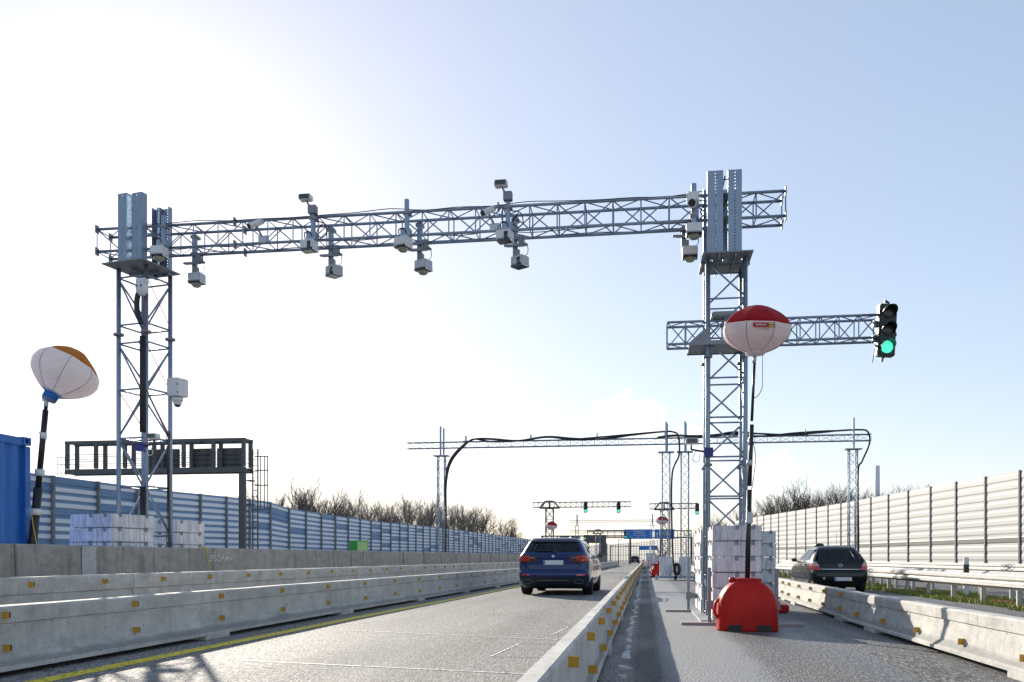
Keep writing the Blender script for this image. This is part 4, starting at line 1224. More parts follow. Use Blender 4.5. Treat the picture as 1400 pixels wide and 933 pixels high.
# ------------------------------------------------------------------ concrete ballast blocks round the tower feet
def block_proto(w, d, h):
    o = MB().box((0, 0, h / 2), (w, d, h - .012), bev=.012).build('ballast_block', M['block'])
    for sx_, sy_ in ((0, -1), (.33, -1), (-1, .3), (1, .3), (-1, -.33), (1, -.33), (0, 1)):
        lb = MB()
        if abs(sy_) == 1: lb.box((sx_ * w, sy_ * (d / 2 + .008), h - .03), (.05, .018, .055)); lb.tube([(sx_ * w - .03, sy_ * (d / 2 + .012), h - .01), (sx_ * w, sy_ * (d / 2 + .03), h + .02), (sx_ * w + .03, sy_ * (d / 2 + .012), h - .01)], .008, 4)
        else: lb.box((sx_ * (w / 2 + .008), sy_ * d, h - .03), (.018, .05, .055)); lb.tube([(sx_ * (w / 2 + .012), sy_ * d - .03, h - .01), (sx_ * (w / 2 + .03), sy_ * d, h + .02), (sx_ * (w / 2 + .012), sy_ * d + .03, h - .01)], .008, 4)
        lb.build('lifting_lug', M['galv_dull'], o, local=True)
    return o
def block_stack(x, y, w, d, h, n, rz, where, group, jit=.008):
    pr = block_proto(w, d, h)
    words = {0: 'lowest', n - 1: 'topmost'}
    for i in range(n):
        o = pr if i == 0 else copy_tree(pr)
        o.location = (x + random.uniform(-jit, jit), y + random.uniform(-jit, jit), .05 + i * h); o.rotation_euler = (0, 0, rz + random.uniform(-.006, .006))
        nm = words.get(i) or f'{ORDN[n - 1 - i]} from the top'
        tag(o, f'pale ballast block, {nm}, {where}', 'concrete block', group)
GB = 'concrete ballast blocks round the right tower foot'
block_stack(1.40, 14.93, .74, 1.02, .243, 6, 0, 'in the front stack behind the red base', GB)
block_stack(1.36, 17.1, .80, 1.75, .243, 6, 0, 'in the rear stack behind the right tower', GB)
block_stack(2.12, 18.0, .56, 1.0, .243, 6, 0, 'in the small stack right of the right tower', GB)
GB2 = 'concrete ballast blocks round the left tower foot'
block_stack(-9.30, 14.95, .97, .97, .245, 7, R(-13), 'in the near stack before the left tower', GB2)
block_stack(-9.65, 17.75, .85, .85, .245, 7, R(-13), 'in the stack right of the left tower', GB2)
tag(MB().box((1.34, 15.8, .03), (1.0, 3.2, .05)).build('base_plate', M['galv_dull']), 'flat steel base plate under the right gantry tower', 'steel plate')
mb = MB(); mb.box((2.35, 17.6, .08), (.5, .8, .14), bev=.02); tag(mb.build('red_pad', M['red_pad']), 'flat red plastic pad on the ground by the right barrier', 'plastic pad')

# ------------------------------------------------------------------ blue container
def container():
    t = thing('shipping_container', (-10.7, 10, 0), 'blue corrugated steel container at the left edge behind the wall', 'container')
    x1, y0, y1, zb, zt = -9.50, 7.0, 13.06, .18, 2.86
    x0 = x1 - 2.44
    def corr(p0, p1, nrm, name):
        p0 = Vector(p0); p1 = Vector(p1); d = (p1 - p0); L = d.length; d.normalize(); nrm = Vector(nrm)
        pr = []; u = 0
        while u < L - .2:
            pr += [(u, 0), (u + .09, 0), (u + .13, -.04), (u + .24, -.04), (u + .28, 0)]; u += .28
        pr.append((L, 0))
        mb = MB()
        a = [mb.bm.verts.new(p0 + d * u + nrm * v + Vector((0, 0, zb + .13))) for u, v in pr]; b = [mb.bm.verts.new(p0 + d * u + nrm * v + Vector((0, 0, zt - .10))) for u, v in pr]
        for i in range(len(pr) - 1): mb._f([a[i], a[i + 1], b[i + 1], b[i]])
        mb.build(name, M['blue_steel'], t)
    corr((x1 - .03, y0 + .1, 0), (x1 - .03, y1 - .1, 0), (1, 0, 0), 'corrugated_wall')
    corr((x0 + .1, y1 - .03, 0), (x1 - .1, y1 - .03, 0), (0, 1, 0), 'corrugated_wall')
    corr((x0 + .1, y0 + .03, 0), (x1 - .1, y0 + .03, 0), (0, -1, 0), 'corrugated_wall')
    corr((x0 + .03, y0 + .1, 0), (x0 + .03, y1 - .1, 0), (-1, 0, 0), 'corrugated_wall')
    rb = MB(); rb.box(((x0 + x1) / 2, (y0 + y1) / 2, zt - .06), (2.3, 5.9, .04)); rb.build('roof', M['blue_steel'], t)
    for x in (x0 + .06, x1 - .06):
        for y in (y0 + .07, y1 - .07):
            fb = MB(); fb.box((x, y, (zb + zt) / 2), (.12, .13, zt - zb - .25), bev=.008); fb.build('corner_post', M['blue_steel'], t)
    for z in (zb + .07, zt - .06):
        for x in (x0 + .05, x1 - .05):
            fb = MB(); fb.box((x, (y0 + y1) / 2, z), (.08, 5.72, .12), bev=.006); fb.build('rail', M['blue_steel'], t)
        for y in (y0 + .05, y1 - .05):
            fb = MB(); fb.box(((x0 + x1) / 2, y, z), (2.10, .08, .12), bev=.006); fb.build('rail', M['blue_steel'], t)
    for x, sx_ in ((x0 + .08, -1), (x1 - .08, 1)):
        for y in (y0 + .09, y1 - .09):
            for z in (zb + .06, zt - .045):
                cb = MB()                                    # casting with an open slot through it
                cb.box((x, y, z + .048), (.172, .182, .026)); cb.box((x, y, z - .048), (.172, .182, .026))
                cb.box((x, y - .07, z), (.17, .042, .072)); cb.box((x, y + .07, z), (.17, .042, .072))
                cb.build('corner_casting', M['blue_steel'], t)
container()

# ------------------------------------------------------------------ green cabinet
t = thing('cabinet', (-11.2, 33, 0), 'small green roadside cabinet behind the median wall', 'cabinet')
def green_cab():
    Y = 33.0; x0, x1 = -10.95, -10.33
    mb = MB(); mb.box((-10.7, Y + .3, .85), (.50, .5, 1.62), rot=R(-38)); mb.build('cabinet_body', M['green_box'], t)
    mb = MB(); mb.box((-10.7, Y + .3, .85) , (.506, .44, 1.54), rot=R(-38)); mb.build('pale_side', M['green_pale'], t)
    mb = MB(); mb.tube([(-10.4, Y + .3, 1.66), (-10.4, Y + .3, 1.85)], .02, 6); mb.build('aerial', M['white_plastic'], t)
green_cab()

# ------------------------------------------------------------------ dark sign gantry with ladder (left)
def sign_gantry():
    t = thing('sign_gantry', (-18.3, 40, 0), 'dark grey cantilever sign gantry with ladder, seen behind the left tower', 'sign gantry')
    Y0, Y1 = 40.0, 40.75
    xl, xr, zb, zt = -27.3, -18.25, 5.0, 6.55
    mb = MB()
    for y in (Y0, Y1):
        mb.box(((xl + xr) / 2, y, zt - .07), (xr - xl, .14, .16)); mb.box(((xl + xr) / 2, y, zb + .1), (xr - xl, .14, .24))
    for k in range(12):
        x = xl + .08 + (xr - xl - .16) * k / 11
        mb.box((x, (Y0 + Y1) / 2, zt - .05), (.08, Y1 - Y0 - .14, .1)); mb.box((x, (Y0 + Y1) / 2, zb + .05), (.08, Y1 - Y0 - .14, .1))
    for k in range(7):
        x = xl + .1 + (xr - xl - .2) * k / 6
        for y in (Y0, Y1): mb.box((x, y, (zt + zb) / 2 + .05), (.17, .13, zt - zb - .38))
    mb.build('box_frame', M['dark_steel'], t)
    mb = MB()
    for z in (5.45, 5.68, 5.9): mb.bar((xl, Y0 - .08, z), (xr, Y0 - .08, z), .016, 5); mb.bar((xl, Y1 + .08, z), (xr, Y1 + .08, z), .016, 5)
    mb.build('handrail', M['dark_steel'], t)
    for x0, x1 in ((-23.9, -22.0), (-21.5, -20.2), (-20.1, -18.8)):
        pb = MB(); pb.box(((x0 + x1) / 2, Y1 + .18, 5.68), (x1 - x0, .10, 1.08), bev=.02)
        for k in range(1, int((x1 - x0) / .45) + 1): pb.box((x0 + .45 * k, Y1 + .12, 5.68), (.05, .05, 1.06))
        pb.build('sign_panel', M['dark_steel'], t)
    mb = MB(); mb.box((-18.45, Y0 + .1, 2.5), (.26, .26, 5.0)); mb.box((-18.45, Y0 + .1, .1), (.6, .6, .2))
    mb.build('column', M['dark_steel'], t)
    mb = MB()
    for x in (-18.15, -17.9): mb.box((x, Y0 + .55, 3.1), (.05, .06, 6.0))
    for k in range(20): mb.bar((-18.15, Y0 + .55, .4 + k * .29), (-17.9, Y0 + .55, .4 + k * .29), .016, 4)
    for z in (1.3, 2.4, 3.5, 4.6): mb.box((-18.15, Y0 + .35, z), (.25, .4, .06))
    for x in (-17.75, -17.55, -17.4): mb.box((x, Y0 + .5, 4.5), (.035, .035, 2.5))
    for z in (3.26, 4.4, 5.1, 5.75): mb.box((-17.7, Y0 + .5, z), (.66, .05, .05))
    mb.build('ladder', M['dark_steel'], t)
    mb = MB()
    for z in (5.1, 5.5, 5.85): mb.bar((xl - .7, Y0 + .4, z), (xl, Y0 + .4, z), .016, 4)
    for x in (xl - .7, xl - .5, xl - .3): mb.bar((x, Y0 + .4, 5.0), (x, Y0 + .4, 5.85), .016, 4)
    mb.build('end_railing', M['dark_steel'], t)
sign_gantry()

# ------------------------------------------------------------------ slim second gantry with cable bundle
def slim_gantry(Y, xl, xr, masts, zb, zt, ztop, label, detail=True, bases=(), cables=True):
    t = thing('cable_gantry', (masts[0], Y, 0), label, 'gantry')
    mb = MB()
    n = int((xr - xl) / .55)
    zm = (zb + zt) / 2
    truss(mb, (xl, Y + .13, zm), (xr, Y + .13, zm), .22, zt - zb, n, .024, .008)
    mb.build('lattice_beam', M['galv'], t)
    for x in masts:
        w = .17 if detail else .15
        lb = MB()
        cs = [(x - w, Y - w + .13), (x + w, Y - w + .13), (x + w, Y + w + .13), (x - w, Y + w + .13)]
        top = 5.85 if detail else zb - .4
        for a in cs: lb.tube([(*a, .1), (*a, top)], .03, 6)
        nb = 14 if detail else 9
        for i in range(nb):
            z0, z1 = .3 + (top - .3) * i / nb, .3 + (top - .3) * (i + 1) / nb
            for k in range(4):
                a, b = cs[k], cs[(k + 1) % 4]
                lb.bar((*a, z0), (*b, z1), .01, 4) if (i + k) % 2 else lb.bar((*b, z0), (*a, z1), .01, 4)
        for zf in (2.1,):
            for a in cs: lb.box((a[0] * 1.0 + (.03 if a[0] > x else -.03), a[1], zf), (.12, .1, .04))
        m = lb.build('lattice_mast', M['galv'], t)
        pb = MB()
        pb.box((x, Y + .13, top + .02), (.74, .5, .04))
        for dx, dy, dz in ((0, -.08, 0), (.06, .34, -.03)): pb.box((x + dx, Y + dy, (top + ztop + dz) / 2), (.075, .075, ztop + dz - top))
        pb.build('mast_head', M['galv'], m)
    if cables:
        cb = MB(); rr = random.Random(int(Y))
        runs = [(masts[0] + .25, masts[1] + .3)] if len(masts) > 1 else []
        if len(masts) > 3: runs.append((masts[1] - .4, masts[3] + .5))
        for ri, (x0, x1) in enumerate(runs):
            for j in range(3):
                pts = []
                if ri == 0:
                    pts += [(x0, Y - .1 + .03 * j, .4), (x0 + .02, Y - .1, 3.0), (x0 + .02 * j, Y - .12, 4.6), (x0 + .2 + .05 * j, Y - .12, 5.6), (x0 + .8 + .1 * j, Y - .1, 6.3 + .05 * j), (x0 + 1.4, Y - .05, zt + .1)]
                else:
                    pts += [(x0, Y - .05, zt + .02)]
                k = 1
                x = x0 + (2.2 if ri == 0 else .8)
                while x < x1 - 1.0:
                    pts.append((x, Y + .1 * (j - 1), zt + .05 + .07 * rr.uniform(-1, 1) + (.1 if k % 3 == 0 else 0))); x += 1.3; k += 1
                if ri == 0: pts += [(x1 - .5, Y, zt + .28), (x1, Y - .05, zt + .26), (x1 + .25, Y - .1, zt + .05), (x1 + .28, Y - .12, 5.7), (x1 - .02, Y - .12, 4.9), (x1 - .05, Y - .1, 3), (x1 + .02, Y - .1, .9), (x1 + .12, Y - .1, .3)]
                else: pts += [(x1 - 1.2, Y, zt + .17), (x1 - .3, Y, zt + .2), (x1 + .1, Y - .05, zt + .1), (x1 + .17, Y - .08, 6.1), (x1 - .15, Y - .1, 5.3), (x1 - .32, Y - .1, 4.8), (x1 - .3, Y - .1, 2), (x1 - .3, Y - .1, .4)]
                cb.tube(catmull(pts, 5), .043 if detail else .03, 6)
        cb.build('cable_bundle', M['black'], t)
        hb = MB(); x = masts[0] + 1.2
        while x < masts[-1]:
            hb.box((x, Y + .05, zt + .12), (.05, .2, .3)); hb.box((x, Y + .05, zt + .02), (.26, .24, .04)); x += 3.1
        hb.build('cable_saddle', M['galv'], t)
    return t
slim_gantry(42.5, -11.25, 9.95, [-9.60, .95, 1.80, 9.18], 6.24, 6.52, 7.25, 'slim lattice gantry with thick black cable bundle spanning all lanes')
def mast_base(x, y, label, s=1.0):
    t = thing('mast_base', (x, y, 0), label, 'concrete base', 'concrete bases of the slim gantry masts')
    MB().box((0, 0, .60), (.56 * s, .6 * s, .78), bev=.015).box((0, 0, 1.02), (.54 * s, .58 * s, .10), bev=.012).build('base_block', M['block'], t, local=True)
    f = MB(); f.box((0, -.35, .13), (.98, .1, .1)); f.box((0, .35, .13), (.98, .1, .1)); f.box((-.4, 0, .13), (.1, .7, .1)); f.box((.4, 0, .13), (.1, .7, .1))
    for a in (-.44, .44):
        for b in (-.35, .35): f.box((a, b, .13), (.05, .05, .30)); f.box((a, b, .012), (.16, .16, .02))
    f.build('base_frame', M['galv'], t, local=True)
    return t
mast_base(.95, 42.6, 'pale block base of the mast with the hanging black cable')
mast_base(1.80, 42.6, 'pale block base of the mast nearest the right tower')
mast_base(9.18, 42.6, 'pale block base of the mast behind the black car')
mast_base(-9.60, 42.6, 'pale block base of the left mast beyond the wall')
t = thing('cable_coil', (1.42, 42.1, .5), 'coil of black cable hanging beside the mast base', 'cable')
mb = MB()
for j in range(4): mb.tube([(1.38 + .03 * j + .10 * math.cos(a), 42.1 + .02 * j, .50 + .26 * math.sin(a)) for a in [k * math.pi / 8 for k in range(16)]], .035, 6, closed=True)
mb.build('coil', M['black'], t)
slim_gantry(100, -8.2, 1.05, [-7.4, .75], 4.93, 5.15, 5.8, 'far slim cable gantry beyond the traffic light gantries', detail=False, cables=False)

# ------------------------------------------------------------------ far traffic light gantries
def t_gantry(Y, xc, xl, xr, ztower, label):
    t = thing('signal_gantry', (xc, Y, 0), label, 'signal gantry', 'signal gantries over the lanes ahead')
    mb = MB(); truss(mb, (xl, Y, ztower + .22), (xr, Y, ztower + .22), .36, .40, int((xr - xl) / .42), .03, .012, cross=False); mb.build('lattice_beam', M['galv_dull'], t)
    mb = MB(); truss(mb, (xc, Y, 0), (xc, Y, ztower - .1), .6, .6, 6, .04, .018, wdir=(1, 0, 0), hdir=(0, 1, 0), cross=True); mb.build('lattice_tower', M['galv_dull'], t)
    mb = MB()
    for yy in (Y - .26, Y + .26):
        for (a, b) in (((xc - .78, ztower - .04), (xc + .78, ztower - .04)), ((xc - .3, ztower + .5), (xc + .3, ztower + .5)), ((xc - .75, ztower - .02), (xc - .32, ztower + .5)), ((xc + .75, ztower - .02), (xc + .32, ztower + .5)), ((xc, ztower), (xc, ztower + .5))):
            mb.bar((a[0], yy, a[1]), (b[0], yy, b[1]), .05, 5)
    mb.build('saddle', M['dark_steel'], t)
    return t
t_gantry(72, -7.48, -8.78, -1.13, 5.0, 'far signal gantry with two green traffic lights over the car lane')
t_gantry(72, 1.46, .34, 4.0, 4.82, 'far signal gantry with one green light over the closed lane')
def tl_copy(loc, label):
    return copy_tree(TL, loc, 0, None, label, 'green traffic lights far ahead')
tl_copy((-4.61, 71.7, 5.0), 'left green traffic light of the pair hanging over the car lane')
tl_copy((-2.04, 71.7, 4.97), 'right green traffic light of the pair hanging over the car lane')
tl_copy((3.97, 71.7, 4.80), 'green traffic light at the tip of the far right gantry')
def far_balloon(x, y, z, label):
    t = thing('balloon_lamp', (x, y, 0), label, 'balloon lamp', 'far red and white balloon lamps')
    mt = rotto((.1, -.05, 1))
    balloon(t, (x, y, z), .45, .32, mt, M['cloth_red'], .12)
    mb = MB(); mb.tube([(x - .1, y, .3), (x, y, z - .3)], .03, 6); mb.build('pole', M['black_pole'], t)
    red_base(t, x - .1, y)
far_balloon(-7.15, 70.3, 3.52, 'far red and white balloon lamp before the left signal gantry')
far_balloon(1.25, 70.3, 3.85, 'far red and white balloon lamp before the right signal gantry')
t_gantry(130, -6.6, -10.6, -2.2, 4.55, 'most distant thin signal gantry in front of the dark matrix signs')
tl_copy((-2.75, 129.6, 4.3), 'tiny green traffic light on the most distant signal gantry')
tl_copy((2.6, 120.0, 1.45), 'low green traffic light far down the closed lane')

# ------------------------------------------------------------------ blue direction signs and matrix signs far ahead
def direction_signs():
    Y = 150
    t = thing('sign_gantry', (-9, Y, 0), 'far gantry with two big blue direction signs above the lanes', 'sign gantry')
    mb = MB()
    for z in (4.35, 5.45): mb.box((-1.0, Y + .5, z), (17.0, .22, .2))
    for k in range(16): mb.box((-9.4 + k * 1.12, Y + .5, 4.9), (.1, .16, 1.0))
    mb.build('girder', M['dark_steel'], t)
    mb = MB(); mb.box((-9.3, Y + .5, 2.2), (.35, .35, 4.4)); mb.box((7.4, Y + .5, 2.2), (.35, .35, 4.4)); mb.build('column', M['dark_steel'], t)
    for (x0, x1, lines) in ((-3.45, 1.2, ('Wuppertal', 'Dortmund', 'Kreuz Köln-Nord')), (1.5, 4.7, ('Leverkusen', 'Zentrum'))):
        sb = MB(); sb.box(((x0 + x1) / 2, Y, 4.91), (x1 - x0, .1, 1.58), bev=.03); s = sb.build('sign_board', M['sign_blue'], t)
        L0 = Vector((-9, Y, 0))
        for k, l in enumerate(lines):
            xx = x0 + (1.6 if x0 < 0 else 1.1)
            text_mesh(l, .42 if k < 2 else .30, M['white_paint'], s, Matrix.Translation(Vector((xx, Y - .07, 5.42 - .36 * k)) - L0) @ FACE_CAM, align='LEFT', sx=.95)
        ab = MB(); ax = x0 + .42
        ab.box((ax, Y - .065, 4.62), (.10, .02, .75)); ab.prism([(-.22, 0), (0, .28), (.22, 0), (.12, 0), (0, .14), (-.12, 0)], (1, 0, 0), (0, 0, 1), Y - .075, Y - .055, origin=(ax, 0, 4.9), ext=(0, 1, 0))
        if x0 < 0:
            for px in (x0 + 1.3, x0 + 2.3, x0 + 3.35): ab.tube([(px + .13 * math.cos(a), Y - .065, 4.32 + .13 * math.sin(a)) for a in [k * math.pi / 6 for k in range(12)]], .03, 4, closed=True)
        ab.build('arrow', M['white_paint'], s)
direction_signs()
def matrix_signs():
    Y = 165
    t = thing('sign_gantry', (-16, Y, 0), 'far gantry with dark grey backs of matrix signs left of the lane', 'sign gantry')
    mb = MB()
    mb.box((-10.5, Y + .4, 5.0), (16.5, .3, .25)); mb.box((-18.5, Y + .4, 2.5), (.3, .3, 5)); mb.box((-2.6, Y + .4, 2.5), (.3, .3, 5)); mb.build('girder', M['dark_steel'], t)
    for x0, x1, z0, z1 in ((-15.3, -13.6, 4.0, 5.1), (-13.2, -11.6, 4.0, 5.1), (-11.0, -6.9, 3.7, 5.2)):
        sb = MB(); sb.box(((x0 + x1) / 2, Y, (z0 + z1) / 2), (x1 - x0, .3, z1 - z0), bev=.04)
        for k in range(1, int((x1 - x0) / .5)): sb.box((x0 + k * .5, Y - .16, (z0 + z1) / 2), (.05, .03, z1 - z0 - .1))
        sb.build('matrix_sign', M['dark_steel'], t)
    sb = MB(); sb.box((-7.5, Y + .2, 1.9), (1.4, .9, 3.7)); sb.build('switch_cabinet', M['dark_steel'], t)
matrix_signs()
t = thing('sign_gantry', (5, 215, 0), 'second far gantry with pale blue sign boards, just under the big signs', 'sign gantry')
mb = MB(); mb.box((0, 215, 3.8), (16, .25, .2)); mb.box((-8, 215, 2), (.3, .3, 4)); mb.box((8, 215, 2), (.3, .3, 4)); mb.build('girder', M['galv_dull'], t)
for x0, x1 in ((-1.4, 1.0), (1.4, 3.6)):
    sb = MB(); sb.box(((x0 + x1) / 2, 214.8, 3.4), (x1 - x0, .1, 1.0), bev=.03); sb.build('sign_board', M['sign_blue'], t)

# far bits of roadside furniture
rr = random.Random(21)
def far_mast(x, y, h, label):
    t = thing('lamp_mast', (x, y, 0), label, 'mast', 'slim masts far down the motorway')
    mb = MB(); mb.tube([(x, y, 0), (x, y, h)], [.07, .045], 6); mb.build('pole', M['galv_dull'], t)
    mb = MB(); mb.box((x + .2, y, h), (.5, .16, .1)); mb.build('head', M['dark_steel'], t)
for x, y, h, lb in ((-5.3, 110, 2.9, 'slim mast left of the far cable gantry mast'), (-4.0, 140, 3.8, 'slim mast under the far direction signs, left'), (-2.4, 140, 4.0, 'slim mast under the far direction signs, right'), (3.1, 160, 3.6, 'slim mast far down the closed lane'), (5.2, 118, 3.9, 'slim leaning mast before the far cream noise barrier'), (1.8, 190, 3.2, 'slim mast beyond the direction signs in the closed lane'), (-1.2, 200, 3.0, 'slim mast at the far end of the car lane'), (-9.6, 180, 5.2, 'tall thin mast behind the matrix signs')):
    far_mast(x, y, h, lb)
def beacon(x, y, h, label):
    t = thing('guide_beacon', (x, y, 0), label, 'guide beacon', 'red and white guide beacons')
    mb = MB(); mb.box((x, y, .05), (.4, .3, .1), bev=.02); mb.build('foot', M['black'], t)
    mb = MB(); mb.box((x, y, .1 + h / 2), (.19, .05, h), bev=.01); b = mb.build('board', M['white_plastic'], t)
    for k in range(3):
        mb = MB(); mb.box((x, y - .028, .25 + k * h / 3.2), (.186, .006, h / 7)); mb.build('stripe', M['orange'], b)
beacon(2.95, 62, .8, 'orange striped guide beacon just right of the mast bases')
beacon(-.15, 88, .8, 'guide beacon at the far end of the middle barrier, left')
beacon(.35, 90, .8, 'guide beacon at the far end of the middle barrier, right')
beacon(4.2, 75, .9, 'guide beacon in the sunlit area before the far noise barrier')
block_stack(-.0 + 1.15, 73, .9, 1.2, .3, 4, 0, 'in the stack under the far right signal gantry', 'ballast blocks far down the closed lane')
block_stack(.6, 96, 1.0, 1.2, .3, 5, 0, 'in the stack under the far slim cable gantry', 'ballast blocks far down the closed lane')
t = thing('balloon_lamp', (.62, 46, 0), 'red water base with rolled cover left of the cable mast', 'balloon lamp')
red_base(t, .52, 47.5, .42, .40, .56)
# delineator post and scraps on the verge
t = thing('delineator_post', (8.15, 24.9, 0), 'white delineator post with black band behind the near guardrail', 'delineator')
mb = MB(); mb.prism([(-.06, -.04), (.06, -.04), (.05, .05), (-.05, .05)], (1, 0, 0), (0, 1, 0), 0, 1.02, origin=(8.15, 24.9, 0), ext=(0, 0, 1)); mb.build('post_body', M['white_plastic'], t)
mb = MB(); mb.prism([(-.063, -.043), (.063, -.043), (.053, .053), (-.053, .053)], (1, 0, 0), (0, 1, 0), .62, .84, origin=(8.15, 24.9, 0), ext=(0, 0, 1)); mb.build('black_band', M['black_paint'], t)
def scrap(x, y, s, label):
    mb = MB()
    N = 14
    c = mb.bm.verts.new((x, y, .11 * s))
    ring1 = [mb.bm.verts.new((x + s * .28 * math.cos(k * 6.283 / N) * random.uniform(.8, 1.2), y + s * .4 * math.sin(k * 6.283 / N) * random.uniform(.8, 1.2), .09 * s * random.uniform(.6, 1.3))) for k in range(N)]
    ring2 = [mb.bm.verts.new((x + s * .5 * math.cos(k * 6.283 / N) * random.uniform(.8, 1.2), y + s * .7 * math.sin(k * 6.283 / N) * random.uniform(.8, 1.2), -.018)) for k in range(N)]
    for k in range(N):
        mb._f([c, ring1[k], ring1[(k + 1) % N]]); mb._f([ring1[k], ring2[k], ring2[(k + 1) % N], ring1[(k + 1) % N]])
    tag(mb.build('plastic_scrap', M['label_red']), label, 'litter', 'scraps lying in the verge')
scrap(7.85, 28.5, .8, 'red plastic scrap in the grass, farther one, near the black car')
scrap(7.8, 21.6, .7, 'red plastic scrap in the grass, nearer one, by the guardrail post')
mb = MB(); mb.lathe([(.06, -.02), (.045, .55), (.05, .75), (.0, .8)], (8.3, 41, 0), 10); tag(mb.build('marker_stub', M['galv_dull']), 'short grey marker stub before the cream noise barrier, left of black car', 'marker')

# chimney
t = thing('chimney', (144, 600, 0), 'tall pale chimney on the horizon above the right trees', 'chimney')
mb = MB(); mb.lathe([(1.9, 0), (1.45, 59), (1.2, 59)], (144, 600, 0), 16); mb.build('shaft', M['chimney'], t)

# ------------------------------------------------------------------ bare trees
def bare_tree(seed, h, spread, mat, dens=1.0):
    rr = random.Random(seed)
    tb, cb = MB(), MB()
    def seg_pts(p, d, ln, n, wob):
        pts = [p.copy()]
        for i in range(n):
            d = (d + Vector((rr.uniform(-wob, wob), rr.uniform(-wob, wob), rr.uniform(-wob * .4, wob)))).normalized()
            p = p + d * ln / n; pts.append(p.copy())
        return pts, d
    def grow(p, d, ln, r, lvl):
        n = 4 if lvl < 2 else 3
        pts, d2 = seg_pts(p, d, ln, n, .16 + .05 * lvl)
        rs = [r * (1 - .55 * i / n) for i in range(n + 1)]
        (tb if lvl < 2 else cb).tube(pts, rs, 5 if lvl < 2 else 3, caps=False)
        if lvl >= 4: return
        k = (4, 5, 4, 4)[lvl] if lvl < 4 else 0
        k = max(2, int(round(k * dens)) - (1 if rr.random() < .45 else 0))
        for j in range(k):
            t = .30 + .70 * (j + rr.random()) / k
            i = min(n - 1, int(t * n)); q = pts[i].lerp(pts[i + 1], t * n - i if t < 1 else 1)
            a = rr.uniform(0, 6.283); ang = R(rr.uniform(22, 55)) * spread
            ax = d2.orthogonal().normalized(); ax.rotate(Matrix.Rotation(a, 3, d2))
            nd = (d2 * math.cos(ang) + ax * math.sin(ang) + Vector((0, 0, .22))).normalized()
            grow(q, nd, ln * rr.uniform(.48, .72), max(r * .50, .011), lvl + 1)
        if lvl < 3: grow(pts[-1], d2, ln * .62, max(r * .5, .011), lvl + 1)
    nst = rr.choice((1, 2, 2, 3))
    for s_ in range(nst):
        b = Vector((rr.uniform(-.4, .4), rr.uniform(-.4, .4), -.1)) * (nst > 1)
        d = Vector((rr.uniform(-.22, .22), rr.uniform(-.22, .22), 1)).normalized()
        grow(b, d, h * .42, h * .013, 0)
    return tb, cb
PROTO_T = []
def make_tree_proto(seed, mat, label, grp, spread=1.0, dens=1.0):
    t = thing('bare_tree', (0, 0, 0), label, 'tree', grp)
    tb, cb = bare_tree(seed, 10, spread, mat, dens)
    zmax = max(v.co.z for v in cb.bm.verts)
    for b in (tb, cb):
        for v in b.bm.verts: v.co *= 10 / zmax
    tb.build('trunk', mat, t, local=True); cb.build('crown', mat, t, local=True)
    return t
LT = [(-41.8, 78.0, 6.4), (-39.5, 76.9, 6.1), (-44.3, 86.7, 6.8), (-37.0, 75.2, 6.4), (-41.1, 85.2, 6.5), (-44.7, 96.6, 7.9), (-35.8, 78.8, 6.3), (-41.4, 92.8, 7.2), (-37.9, 85.1, 6.8), (-42.2, 97.4, 7.4), (-35.4, 82.7, 7.0), (-44.6, 106.5, 8.5), (-37.4, 91.9, 7.6), (-41.7, 103.3, 8.1), (-37.6, 96.0, 8.3), (-41.8, 107.9, 8.3), (-35.1, 92.2, 8.4), (-45.0, 121.1, 10.0), (-35.6, 97.9, 8.6), (-44.1, 121.6, 8.8), (-36.5, 102.1, 8.9), (-42.3, 123.3, 9.1), (-36.0, 108.2, 8.8), (-41.3, 124.1, 9.9), (-34.8, 106.1, 9.4), (-41.6, 132.1, 11.2), (-35.3, 115.7, 9.3), (-42.5, 142.8, 11.2), (-36.6, 124.5, 10.3), (-43.5, 151.7, 10.9), (-35.7, 127.8, 10.2), (-42.2, 153.2, 10.8), (-36.2, 136.6, 11.6), (-43.3, 167.0, 13.1), (-36.5, 146.3, 12.1), (-42.9, 176.5, 12.2), (-36.8, 154.7, 11.4), (-41.2, 175.7, 12.0), (-35.0, 160.7, 12.1), (-42.3, 196.8, 13.9), (-35.5, 168.8, 12.4), (-42.5, 208.8, 13.5), (-36.3, 182.4, 12.7), (-41.9, 221.2, 13.4), (-34.8, 190.2, 13.0), (-39.5, 230, 13.8), (-37.3, 222.6, 13.8), (-35.9, 230, 12.4), (-34.7, 230, 12.2), (-34.1, 230, 10.3), (-32.5, 230, 8.8), (-31.0, 230, 6.4)]
